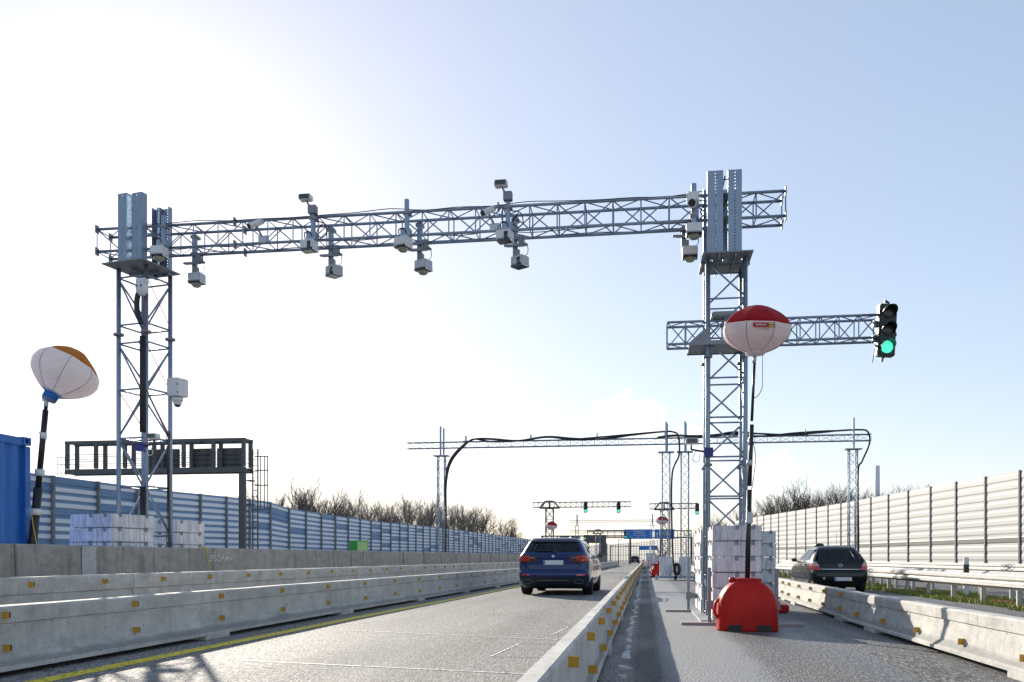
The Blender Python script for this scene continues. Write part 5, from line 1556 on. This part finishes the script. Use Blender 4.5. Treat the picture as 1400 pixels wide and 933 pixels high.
RT = [(7.2, 194.9, 5.8), (7.7, 200.7, 4.7), (8.5, 187.5, 6.9), (10.7, 202.6, 7.1), (10.2, 182.1, 7.2), (14.5, 211.8, 9.5), (14.7, 196.8, 10.4), (16.5, 209.4, 9.7), (15.3, 186.6, 10.2), (16.9, 197.1, 9.8), (17.8, 195.0, 11.8), (21.4, 207.1, 10.8), (21.3, 196.4, 12.2), (22.2, 207.9, 12.9), (17.5, 152.6, 10.3), (20.8, 171.0, 11.4), (18.4, 146.0, 10.3), (22.5, 168.5, 12.7), (20.5, 150.6, 11.4), (23.9, 168.7, 12.4), (23.7, 155.2, 13.8), (26.7, 169.8, 14.5), (23.3, 146.3, 12.4), (27.3, 163.6, 13.1), (24.0, 142.9, 13.0), (27.5, 157.1, 12.5), (26.8, 143.4, 12.2), (30.3, 161.0, 13.2), (29.7, 151.4, 12.7), (31.9, 161.3, 13.2), (31.7, 153.5, 12.4), (33.1, 158.9, 12.3), (33.7, 154.5, 12.2), (37.4, 166.0, 12.2), (34.0, 149.9, 11.1), (39.0, 167.1, 12.2), (35.6, 150.6, 11.3), (39.2, 162.8, 12.2), (39.7, 157.0, 12.7), (43.7, 168.7, 13.1), (37.5, 144.0, 11.0), (45.6, 170.2, 12.2), (42.0, 153.7, 11.8), (45.3, 165.4, 13.0), (43.1, 154.4, 12.6), (44.9, 157.6, 10.9)]
def plant_trees(spots, seeds, mat, label, grp):
    protos = []
    rr = random.Random(9)
    for i, (x, y, h) in enumerate(spots):
        h += 1.0 if (x < 0 and y < 100) else (.7 if x > 33 else -.2)
        k = i % len(seeds)
        if i < len(seeds):
            o = make_tree_proto(seeds[k], mat, label, grp, rr.uniform(.75, 1.0), 1.0); protos.append(o)
        else:
            o = copy_tree(protos[k])
        o.location = (x, y, 0); o.rotation_euler = (0, 0, rr.uniform(0, 6.28))
        s = h / 10 * rr.uniform(.92, 1.08); o.scale = (s * rr.uniform(1.0, 1.25), s * rr.uniform(1.0, 1.25), s)
plant_trees(LT, (31, 32, 33, 34, 35), M['bark_l'], 'bare winter tree in the row behind the blue noise barrier', 'bare trees behind the left noise barrier')
plant_trees(RT, (41, 42, 43, 44), M['bark'], 'dark bare winter tree in the row behind the cream noise barrier', 'bare trees behind the right noise barrier')

# ------------------------------------------------------------------ cars
def interp(tab, z):
    if z <= tab[0][0]: return tab[0][1]
    for (a, va), (b, vb) in zip(tab, tab[1:]):
        if z <= b:
            t = (z - a) / (b - a)
            return va + (vb - va) * t
    return tab[-1][1]
def smooth_tab(tab):
    """monotone-ish cubic resample so that the body has no creases"""
    return lambda z: .25 * interp(tab, z - .022) + .5 * interp(tab, z) + .25 * interp(tab, z + .022)

class CarShape:
    def __init__(s, W, RE, FR, n):
        s.w, s.re, s.fr, s.n = smooth_tab(W), smooth_tab(RE), smooth_tab(FR), n
    def sec(s, z):
        a, b = s.re(z), s.fr(z); return s.w(z), (a + b) / 2, (b - a) / 2
    def rear(s, x, z, off=0):
        w, yc, L = s.sec(z); u = min(.9995, abs(x) / w)
        y = yc - L * (1 - u ** s.n) ** (1 / s.n)
        return Vector((x, y - off, z))
    def side(s, y, z, sg, off=0):
        w, yc, L = s.sec(z); u = min(.9995, abs(y - yc) / L)
        return Vector((sg * (w * (1 - u ** s.n) ** (1 / s.n) + off), y, z))
    def around(s, a, z, off=0):
        """a: 0 = middle of rear, pi/2 = right side; superellipse by angle"""
        w, yc, L = s.sec(z)
        sx_, cy_ = math.sin(a), math.cos(a)
        k = (abs(sx_) ** s.n + abs(cy_) ** s.n) ** (-1 / s.n)
        p = Vector((w * sx_ * k, yc - L * cy_ * k, z))
        nrm = Vector((math.copysign(abs(sx_) ** (s.n - 1) / w, sx_), -math.copysign(abs(cy_) ** (s.n - 1) / L, cy_), 0))
        if nrm.length > 1e-9: p += nrm.normalized() * off
        return p

def patch(fn, nu, nv):
    mb = MB()
    g = [[mb.bm.verts.new(fn(i / nu, j / nv)) for j in range(nv + 1)] for i in range(nu + 1)]
    for i in range(nu):
        for j in range(nv): mb._f([g[i][j], g[i + 1][j], g[i + 1][j + 1], g[i][j + 1]], smooth=True)
    return mb
def bil(q):
    a, b, c, d = q
    return lambda u, v: ((1 - u) * (1 - v) * a[0] + u * (1 - v) * b[0] + u * v * c[0] + (1 - u) * v * d[0], (1 - u) * (1 - v) * a[1] + u * (1 - v) * b[1] + u * v * c[1] + (1 - u) * v * d[1])

def wheel(t, x, y, r, wd, sg):
    mb = MB(); mt = Matrix.Rotation(R(90), 3, 'Y')
    mb.lathe([(r * .62, -wd / 2), (r * .94, -wd / 2), (r, -wd / 2 + .035), (r, wd / 2 - .035), (r * .94, wd / 2), (r * .62, wd / 2)], (x, y, r), 32, mt)
    w = mb.build('wheel', M['tyre'], t, local=True)
    rb = MB()
    xo = x + sg * (wd / 2 - .03)
    rb.lathe([(r * .66, -wd / 2 + .01), (r * .66, wd / 2 - .01), (r * .60, wd / 2 - .015), (r * .58, -wd / 2 + .02)], (x, y, r), 28, mt)
    for k in range(10):
        a = k * math.pi / 5
        rb.box((xo, y + r * .34 * math.cos(a), r + r * .34 * math.sin(a)), (.025, r * .60, .035), rot=Matrix.Rotation(a, 3, 'X'))
    rb.tube([(xo - .02, y, r), (xo + .02, y, r)], r * .13, 12)
    rb.tube([(x - .03, y, r), (x, y, r)], r * .45, 16)
    rb.build('rim', M['rim'], w, local=True)

def car_body(t, S, z0, z1, arches, mat, ra):
    """hull from horizontal slices, roof domed, wheel wells cut by boolean"""
    N = 96; mb = MB(); rings = []
    nz = 46
    for i in range(nz + 1):
        z = z0 + (z1 - z0) * i / nz
        ring = []
        for k in range(N):
            a = 2 * math.pi * k / N
            # denser sampling near the corners
            a = a + .21 * math.sin(4 * a)
            ring.append(mb.bm.verts.new(S.around(a, z)))
        rings.append(ring)
    for A, B in zip(rings, rings[1:]):
        for k in range(N): mb._f([A[k], A[(k + 1) % N], B[(k + 1) % N], B[k]], smooth=True)
    # roof: shrink rings to a dome
    w, yc, L = S.sec(z1)
    last = rings[-1]
    for f_, dz in ((.8, .018), (.5, .032), (.2, .038)):
        ring = []
        for v in rings[-1]:
            ring.append(mb.bm.verts.new((v.co.x * f_, yc + (v.co.y - yc) * (1 - (1 - f_) * .5), z1 + dz)))
        for k in range(N): mb._f([last[k], last[(k + 1) % N], ring[(k + 1) % N], ring[k]], smooth=True)
        last = ring
    mb._f(last, smooth=True); mb._f(rings[0][::-1])
    o = mb.build('body', mat, t, local=True)
    cut = MB()
    for (y, r) in arches:
        for sg in (-1, 1): cut.tube([(sg * .50, y, r), (sg * 1.2, y, r)], ra, 32)
    co = cut.build('cutter', mat)
    md = o.modifiers.new('arch', 'BOOLEAN'); md.operation = 'DIFFERENCE'; md.object = co; md.solver = 'EXACT'
    dg = bpy.context.evaluated_depsgraph_get(); dg.update()
    me = bpy.data.meshes.new_from_object(o.evaluated_get(dg))
    o.modifiers.clear(); o.data = me
    bpy.data.objects.remove(co)
    for p in me.polygons: p.use_smooth = True
    try: me.set_sharp_from_angle(angle=R(38))
    except Exception: pass
    if not me.materials: me.materials.append(mat)
    return o

def open_windows(o, S, rear, side, screen):
    """cut the glazed openings out of the hull"""
    bmx = bmesh.new(); bmx.from_mesh(o.data); kill = []
    for f in bmx.faces:
        c = f.calc_center_median(); n = f.normal
        w = S.w(c.z)
        if rear[0] < c.z < rear[1] and abs(c.x) < w * .86 and n.y < -.35 and c.y < 1.2: kill.append(f)
        elif screen[0] < c.z < screen[1] and abs(c.x) < w * .88 and n.y > .2 and c.y > 1.4: kill.append(f)
        elif side[0] < c.z < side[1] and side[2] < c.y < side[3] and abs(n.x) > .5: kill.append(f)
    bmesh.ops.delete(bmx, geom=kill, context='FACES'); bmx.to_mesh(o.data); bmx.free()
def cabin(b, seats, zs, wx, dash):
    mb = MB(); mb.box((0, (seats[0] + dash) / 2 - .2, zs - .35), (wx * 1.9, dash - seats[0] + 1.1, .05)); mb.box((0, dash, zs - .08), (wx * 1.9, .5, .2), bev=.06); mb.build('cabin_floor', M['black'], b, local=True)
    for i, y in enumerate(seats):
        for x in ((-.36, .36) if i else (-.36, 0, .36)):
            sb = MB(); sb.box((x, y, zs - .08), (.46 if i else .42, .14, .5), bev=.05); s_ = sb.build('seat_back', M['black_plastic'], b, local=True)
            hb = MB(); hb.box((x, y - .02, zs + .26), (.27, .09, .17), bev=.035); hb.build('headrest', M['black_plastic'], s_, local=True)
    mb = MB(); mb.box((0, dash - .55, zs + .40), (.22, .03, .06), bev=.01); mb.build('rear_view_mirror', M['black_plastic'], b, local=True)

def roundel(parent, c, r, mats, kind, tilt=0):
    """small round maker's badge facing the rear"""
    mt = Matrix.Rotation(R(90), 3, 'X')
    mb = MB(); mb.lathe([(r, -.004), (r, .006), (r * .9, .009), (0, .009)], c, 20, mt); b = mb.build('badge', mats[0], parent, local=True)
    c = Vector(c)
    if kind == 'quarters':
        for k in range(4):
            q = MB(); vs = [q.bm.verts.new(c + Vector((0, -.0115, 0)))]
            for j in range(7):
                a = k * math.pi / 2 + j * math.pi / 12; vs.append(q.bm.verts.new(c + Vector((r * .66 * math.cos(a), -.0115, r * .66 * math.sin(a)))))
            q._f(vs); q.build('badge_quarter', mats[1] if k % 2 else mats[2], b, local=True)
    else:
        q = MB(); q.tube([c + Vector((r * .8 * math.cos(k * math.pi / 8), -.011, r * .8 * math.sin(k * math.pi / 8))) for k in range(16)], r * .12, 6, closed=True)
        q.tube([c + Vector((-.8 * r, -.012, .12 * r)), c + Vector((.15 * r, -.012, .12 * r)), c + Vector((-.15 * r, -.012, -.12 * r)), c + Vector((.8 * r, -.012, -.12 * r))], r * .1, 5)
        q.build('badge_ring', mats[1], b, local=True)
    return b

def licence_plate(parent, S, x, z, w=.52, h=.115):
    y = S.rear(x, z).y - .02
    mb = MB(); mb.box((x, y, z), (w, .012, h), bev=.004); p = mb.build('licence_plate', M['plate'], parent, local=True)
    mb = MB(); mb.box((x - w / 2 + .028, y - .007, z), (.05, .004, h - .012)); mb.build('plate_band', M['plate_blue'], p, local=True)
    return p

def blue_wagon():
    t = thing('estate_car', (-2.44, 24.35, 0), 'dark blue estate car driving away in the left lane', 'car', None, R(-1.2))
    t.scale = (1.055, 1, 1.04)
    W = [(.16, .80), (.26, .885), (.45, .925), (.62, .938), (.78, .935), (.92, .922), (1.02, .895), (1.10, .845), (1.25, .765), (1.38, .69), (1.45, .63), (1.49, .55)]
    RE = [(.16, .42), (.24, .16), (.34, .05), (.50, .0), (.60, .005), (.64, .05), (.80, .06), (.95, .05), (1.02, .03), (1.06, .05), (1.10, .12), (1.25, .24), (1.40, .36), (1.45, .42), (1.49, .55)]
    FR = [(.16, 4.6), (.3, 4.88), (.55, 4.92), (.70, 4.86), (.80, 4.7), (.90, 4.1), (.97, 3.75), (1.03, 3.45), (1.15, 3.2), (1.30, 2.85), (1.42, 2.5), (1.49, 2.1)]
    S = CarShape(W, RE, FR, 12)
    b = car_body(t, S, .17, 1.475, [(1.02, .33), (3.98, .33)], M['car_blue'], .385)
    for y in (1.02, 3.98):
        for sg in (-1, 1): wheel(t, sg * .80, y, .335, .25, sg)
    open_windows(b, S, (1.14, 1.37), (1.09, 1.37, .75, 2.75), (1.08, 1.40))
    patch(lambda u, v: (lambda w, yc, L: Vector(((-.9 + 1.8 * u) * w, yc + L * (1 - abs(-.9 + 1.8 * u) ** 12) ** (1 / 12) + .004, 1.06 + .36 * v)))(*S.sec(1.06 + .36 * v)), 12, 8).build('windscreen', M['glass'], b, local=True)
    cabin(b, (1.35, 2.25), .93, .70, 3.2)
    off = .006
    # rear window and spoiler
    q = bil([(-.68, 1.125), (.68, 1.125), (.60, 1.375), (-.60, 1.375)])
    patch(lambda u, v: S.rear(*q(u, v), off), 20, 8).build('rear_window', M['glass'], b, local=True)
    q2 = bil([(-.605, 1.385), (.605, 1.385), (.57, 1.455), (-.57, 1.455)])
    mb = patch(lambda u, v: S.rear(*q2(u, v), .05 - .02 * v), 16, 3); mb.build('spoiler', M['black_plastic'], b, local=True)
    mb = MB(); P = [S.rear(x, 1.155 + .012 * (x + .45), .03) for x in (.02, -.2, -.45)]; mb.tube(P, .016, 5); mb.box(S.rear(.03, 1.14, .03), (.08, .05, .07)); mb.build('wiper', M['black_plastic'], b, local=True)
    # tail lamps wrapping the corner
    for sg in (-1, 1):
        def lamp(u, v, sg=sg):
            x = sg * (.40 + .50 * u)
            zc = .930 + .025 * u; hh = .030 + .072 * min(1, u * 2.0) ** .8
            return S.rear(x, zc + hh * (2 * v - 1), .010 + .004 * math.sin(math.pi * v))
        patch(lamp, 18, 6).build('tail_lamp', M['tail_dark'], b, local=True)
        def lamp2(u, v, sg=sg):
            x = sg * (.60 + .305 * u); zc = .955 + .006 * u; hh = .060 + .012 * u
            return S.rear(x, zc + hh * (2 * v - 1), .014)
        patch(lamp2, 12, 4).build('tail_lamp', M['tail_red'], b, local=True)
        def lamp3(u, v, sg=sg):
            z = .88 + .14 * v
            e = S.rear(.895, z, 0)
            return S.side(e.y + .30 * u * (1 - .3 * v), z, sg, .010)
        patch(lamp3, 8, 4).build('tail_lamp', M['tail_red'], b, local=True)
        def strip_(u, v, sg=sg):
            return S.rear(sg * (.46 + .16 * u), .962 + .016 * v + .01 * u, .016)
        patch(strip_, 6, 2).build('reverse_lamp', M['tail_clear'], b, local=True)
        def refl(u, v, sg=sg): return S.rear(sg * (.60 + .22 * u), .515 + .035 * v, .010)
        patch(refl, 6, 2).build('reflector', M['tail_red'], b, local=True)
        e = MB(); c = S.rear(sg * .66, .36, .02)
        e.tube([c + Vector((.11 * math.copysign(abs(math.cos(a)) ** .6, math.cos(a)), 0, .045 * math.copysign(abs(math.sin(a)) ** .6, math.sin(a)))) for a in [k * math.pi / 10 for k in range(20)]], .012, 5, closed=True)
        e.build('exhaust_tip', M['dark_steel'], b, local=True)
    # black diffuser apron
    def diff(u, v):
        x = -.86 + 1.72 * u; z = .18 + (.30 - .035 * (1 - abs(2 * u - 1)) ** .5 * 0) * v
        return S.rear(x, z, .008)
    patch(diff, 30, 8).build('diffuser', M['black_plastic'], b, local=True)
    mb = MB(); mb.tube([S.rear(x, .385 - .05 * 0, .012) for x in (-.42, -.2, 0, .2, .42)], .016, 5); mb.build('diffuser_trim', M['dark_steel'], b, local=True)
    # tailgate crease and number plate recess
    mb = MB(); mb.tube([S.rear(x, .655, .004) for x in (-.62, -.3, 0, .3, .62)], .007, 4); mb.tube([S.rear(x, 1.045 + .0 * x, .004) for x in (-.72, -.4, 0, .4, .72)], .008, 4)
    for sg in (-1, 1): mb.tube([S.rear(sg * .62, .655, .004), S.rear(sg * .66, .80, .004), S.rear(sg * .60, .90, .004)], .006, 4)
    mb.build('panel_gap', M['black'], b, local=True)
    licence_plate(b, S, 0, .85)
    y = S.rear(0, 1.0).y
    roundel(b, (0, y - .008, 1.01), .036, [M['chrome'], M['plate_blue'], M['white_paint']], 'quarters')
    # side windows
    for sg in (-1, 1):
        for (ya, yb, yc, yd) in ((.62, 1.42, 1.42, .95), (1.48, 2.30, 2.28, 1.48), (2.36, 3.20, 2.62, 2.34)):
            q = bil([(ya, 1.075), (yb, 1.075), (yc, 1.385), (yd, 1.385)])
            patch(lambda u, v: S.side(*q(u, v), sg, .004), 8, 6).build('side_window', M['glass'], b, local=True)
        m = MB(); m.box((sg * 1.02, 3.08, 1.05), (.19, .12, .135), bev=.035); m.box((sg * .90, 3.1, 1.0), (.1, .05, .04)); mo = m.build('mirror', M['car_blue'], b, local=True)
        m = MB(); m.box((sg * 1.02, 3.015, 1.05), (.155, .008, .10)); m.build('mirror_glass', M['lens_dark'], mo, local=True)
        m = MB(); m.tube([(sg * .60, .75, 1.485), (sg * .63, 1.0, 1.505), (sg * .63, 2.4, 1.515), (sg * .60, 2.6, 1.49)], .016, 6); m.build('roof_rail', M['chrome'], b, local=True)
        m = MB(); m.tube([S.side(y_, .40, sg, .002) for y_ in (1.5, 2.2, 3.4)], .02, 5); m.build('sill_trim', M['black_plastic'], b, local=True)
        m = MB()
        for yy in (2.32, 1.45): m.tube([S.side(yy, z, sg, .002) for z in (.35, .6, .85, 1.05)], .005, 4)
        m.build('door_gap', M['black'], b, local=True)
        m = MB(); m.box(S.side(1.62, .90, sg, .02), (.03, .2, .025)); m.box(S.side(2.5, .88, sg, .02), (.03, .2, .025)); m.build('door_handle', M['car_blue'], b, local=True)
    m = MB(); m.prism([(0, 0), (.16, 0), (.02, .06)], (0, 1, 0), (0, 0, 1), -.012, .012, origin=(0, 1.0, 1.51), ext=(1, 0, 0)); m.build('aerial_fin', M['black_plastic'], b, local=True)
    m = MB(); m.box((0, 2.5, .24), (1.5, 3.2, .12)); m.build('underbody', M['black'], b, local=True)
    return t
blue_wagon()

def hatchback(paint, loc, label, rz=0, sc_=1.0, sensor=True):
    t = thing('hatchback_car', loc, label, 'car', None, rz)
    t.scale = (sc_,) * 3
    W = [(.15, .74), (.25, .82), (.42, .868), (.60, .878), (.80, .872), (.92, .855), (1.0, .82), (1.15, .735), (1.30, .645), (1.38, .585), (1.43, .50)]
    RE = [(.15, .38), (.24, .12), (.34, .03), (.48, .0), (.62, .01), (.70, .06), (.85, .09), (.93, .12), (1.0, .20), (1.15, .36), (1.30, .53), (1.37, .62), (1.43, .76)]
    FR = [(.15, 3.9), (.3, 4.18), (.5, 4.24), (.68, 4.18), (.80, 3.9), (.90, 3.45), (.98, 3.1), (1.06, 2.92), (1.20, 2.6), (1.34, 2.25), (1.43, 1.85)]
    S = CarShape(W, RE, FR, 10)
    b = car_body(t, S, .16, 1.415, [(.80, .30), (3.42, .30)], paint, .345)
    for y in (.80, 3.42):
        for sg in (-1, 1): wheel(t, sg * .755, y, .305, .205, sg)
    open_windows(b, S, (.97, 1.33), (1.02, 1.32, .62, 2.3), (1.02, 1.35))
    patch(lambda u, v: (lambda w, yc, L: Vector(((-.9 + 1.8 * u) * w, yc + L * (1 - abs(-.9 + 1.8 * u) ** 10) ** (1 / 10) + .004, .99 + .38 * v)))(*S.sec(.99 + .38 * v)), 12, 8).build('windscreen', M['glass'], b, local=True)
    cabin(b, (1.1, 1.95), .84, .66, 2.75)
    q = bil([(-.66, .955), (.66, .955), (.555, 1.335), (-.555, 1.335)])
    patch(lambda u, v: S.rear(*q(u, v), .006), 20, 8).build('rear_window', M['glass'], b, local=True)
    for sg in (-1, 1):
        for (x0, x1, z0, z1, mt_) in ((.57, .83, .70, .82, 'tail_red'), (.62, .82, .82, .95, 'tail_clear')):
            q = bil([(x0, z0), (x1, z0), (x1 - .02, z1), (x0 + .09, z1)])
            patch(lambda u, v: S.rear(sg * q(u, v)[0], q(u, v)[1], .012), 12, 5).build('tail_lamp', M[mt_], b, local=True)
        def lamp3(u, v, sg=sg):
            z = .72 + .20 * v; e = S.rear(.80, z, 0)
            return S.side(e.y + .26 * u * (1 - .5 * v), z, sg, .010)
        patch(lamp3, 8, 4).build('tail_lamp', M['tail_red'], b, local=True)
        for (ya, yb, yc, yd) in ((.55, .95, .95, .80), (1.0, 1.75, 1.72, 1.0), (1.81, 2.75, 2.22, 1.79)):
            q = bil([(ya, 1.0), (yb, 1.0), (yc, 1.335), (yd, 1.335)])
            patch(lambda u, v: S.side(*q(u, v), sg, .004), 8, 6).build('side_window', M['glass'], b, local=True)
        m = MB(); m.box((sg * .96, 2.62, 1.0), (.18, .11, .12), bev=.03); m.box((sg * .86, 2.64, .96), (.1, .05, .04)); mo = m.build('mirror', M['black_plastic'], b, local=True)
        m = MB(); m.box((sg * .96, 2.56, 1.0), (.14, .008, .09)); m.build('mirror_glass', M['lens_dark'], mo, local=True)
        m = MB()
        for yy in (1.78, .98): m.tube([S.side(yy, z, sg, .002) for z in (.35, .6, .85, 1.0)], .005, 4)
        m.build('door_gap', M['black'], b, local=True)
        m = MB(); m.box(S.side(1.15, .86, sg, .018), (.03, .18, .025)); m.box(S.side(1.95, .84, sg, .018), (.03, .18, .025)); m.build('door_handle', paint, b, local=True)
    m = MB(); m.tube([S.rear(x, .715, .014) for x in (-.58, -.3, 0, .3, .58)], .02, 5); m.build('chrome_strip', M['chrome'], b, local=True)
    m = MB(); m.tube([S.rear(x, .50, .01) for x in (-.80, -.5, 0, .5, .80)], .010, 4); m.tube([S.rear(x, .945, .004) for x in (-.66, 0, .66)], .007, 4); m.build('panel_gap', M['black'], b, local=True)
    patch(lambda u, v: S.rear(-.76 + 1.52 * u, .17 + .12 * v, .008), 24, 5).build('rear_apron', M['black_plastic'], b, local=True)
    m = MB(); m.lathe([(.04, -.002), (.04, .012), (0, .014)], S.rear(-.50, .44, .004), 14, Matrix.Rotation(R(90), 3, 'X')); m.build('rear_fog_lamp', M['tail_clear'], b, local=True)
    licence_plate(b, S, .06, .42)
    c = S.rear(0, .83, .006); roundel(b, c, .065, [M['black_plastic'], M['chrome']], 'ring')
    m = MB(); m.tube([(.0, .72, 1.445), (-.01, .55, 1.85)], .006, 4); m.build('aerial', M['black'], b, local=True)
    m = MB(); m.box((0, 2.1, .22), (1.4, 2.9, .12)); m.build('underbody', M['black'], b, local=True)
    if sensor:
        m = MB(); m.lathe([(.16, 1.43), (.15, 1.50), (.10, 1.54), (0, 1.55)], (-.28, 1.9, 0), 16); m.build('roof_beacon', M['black_plastic'], b, local=True)
    return t
hatchback(M['car_black'], (5.62, 27.6, 0), 'black hatchback in the right lane behind the sunlit barrier', R(.5), .945)
hatchback(M['car_white'], (-16.6, 92, 0), 'white car roof just showing over the median wall left of the blue car', R(180), 1.0, False)
hatchback(M['car_black'], (-1.9, 172, 0), 'tiny dark car far ahead in the left lane', 0, 1.0, False)
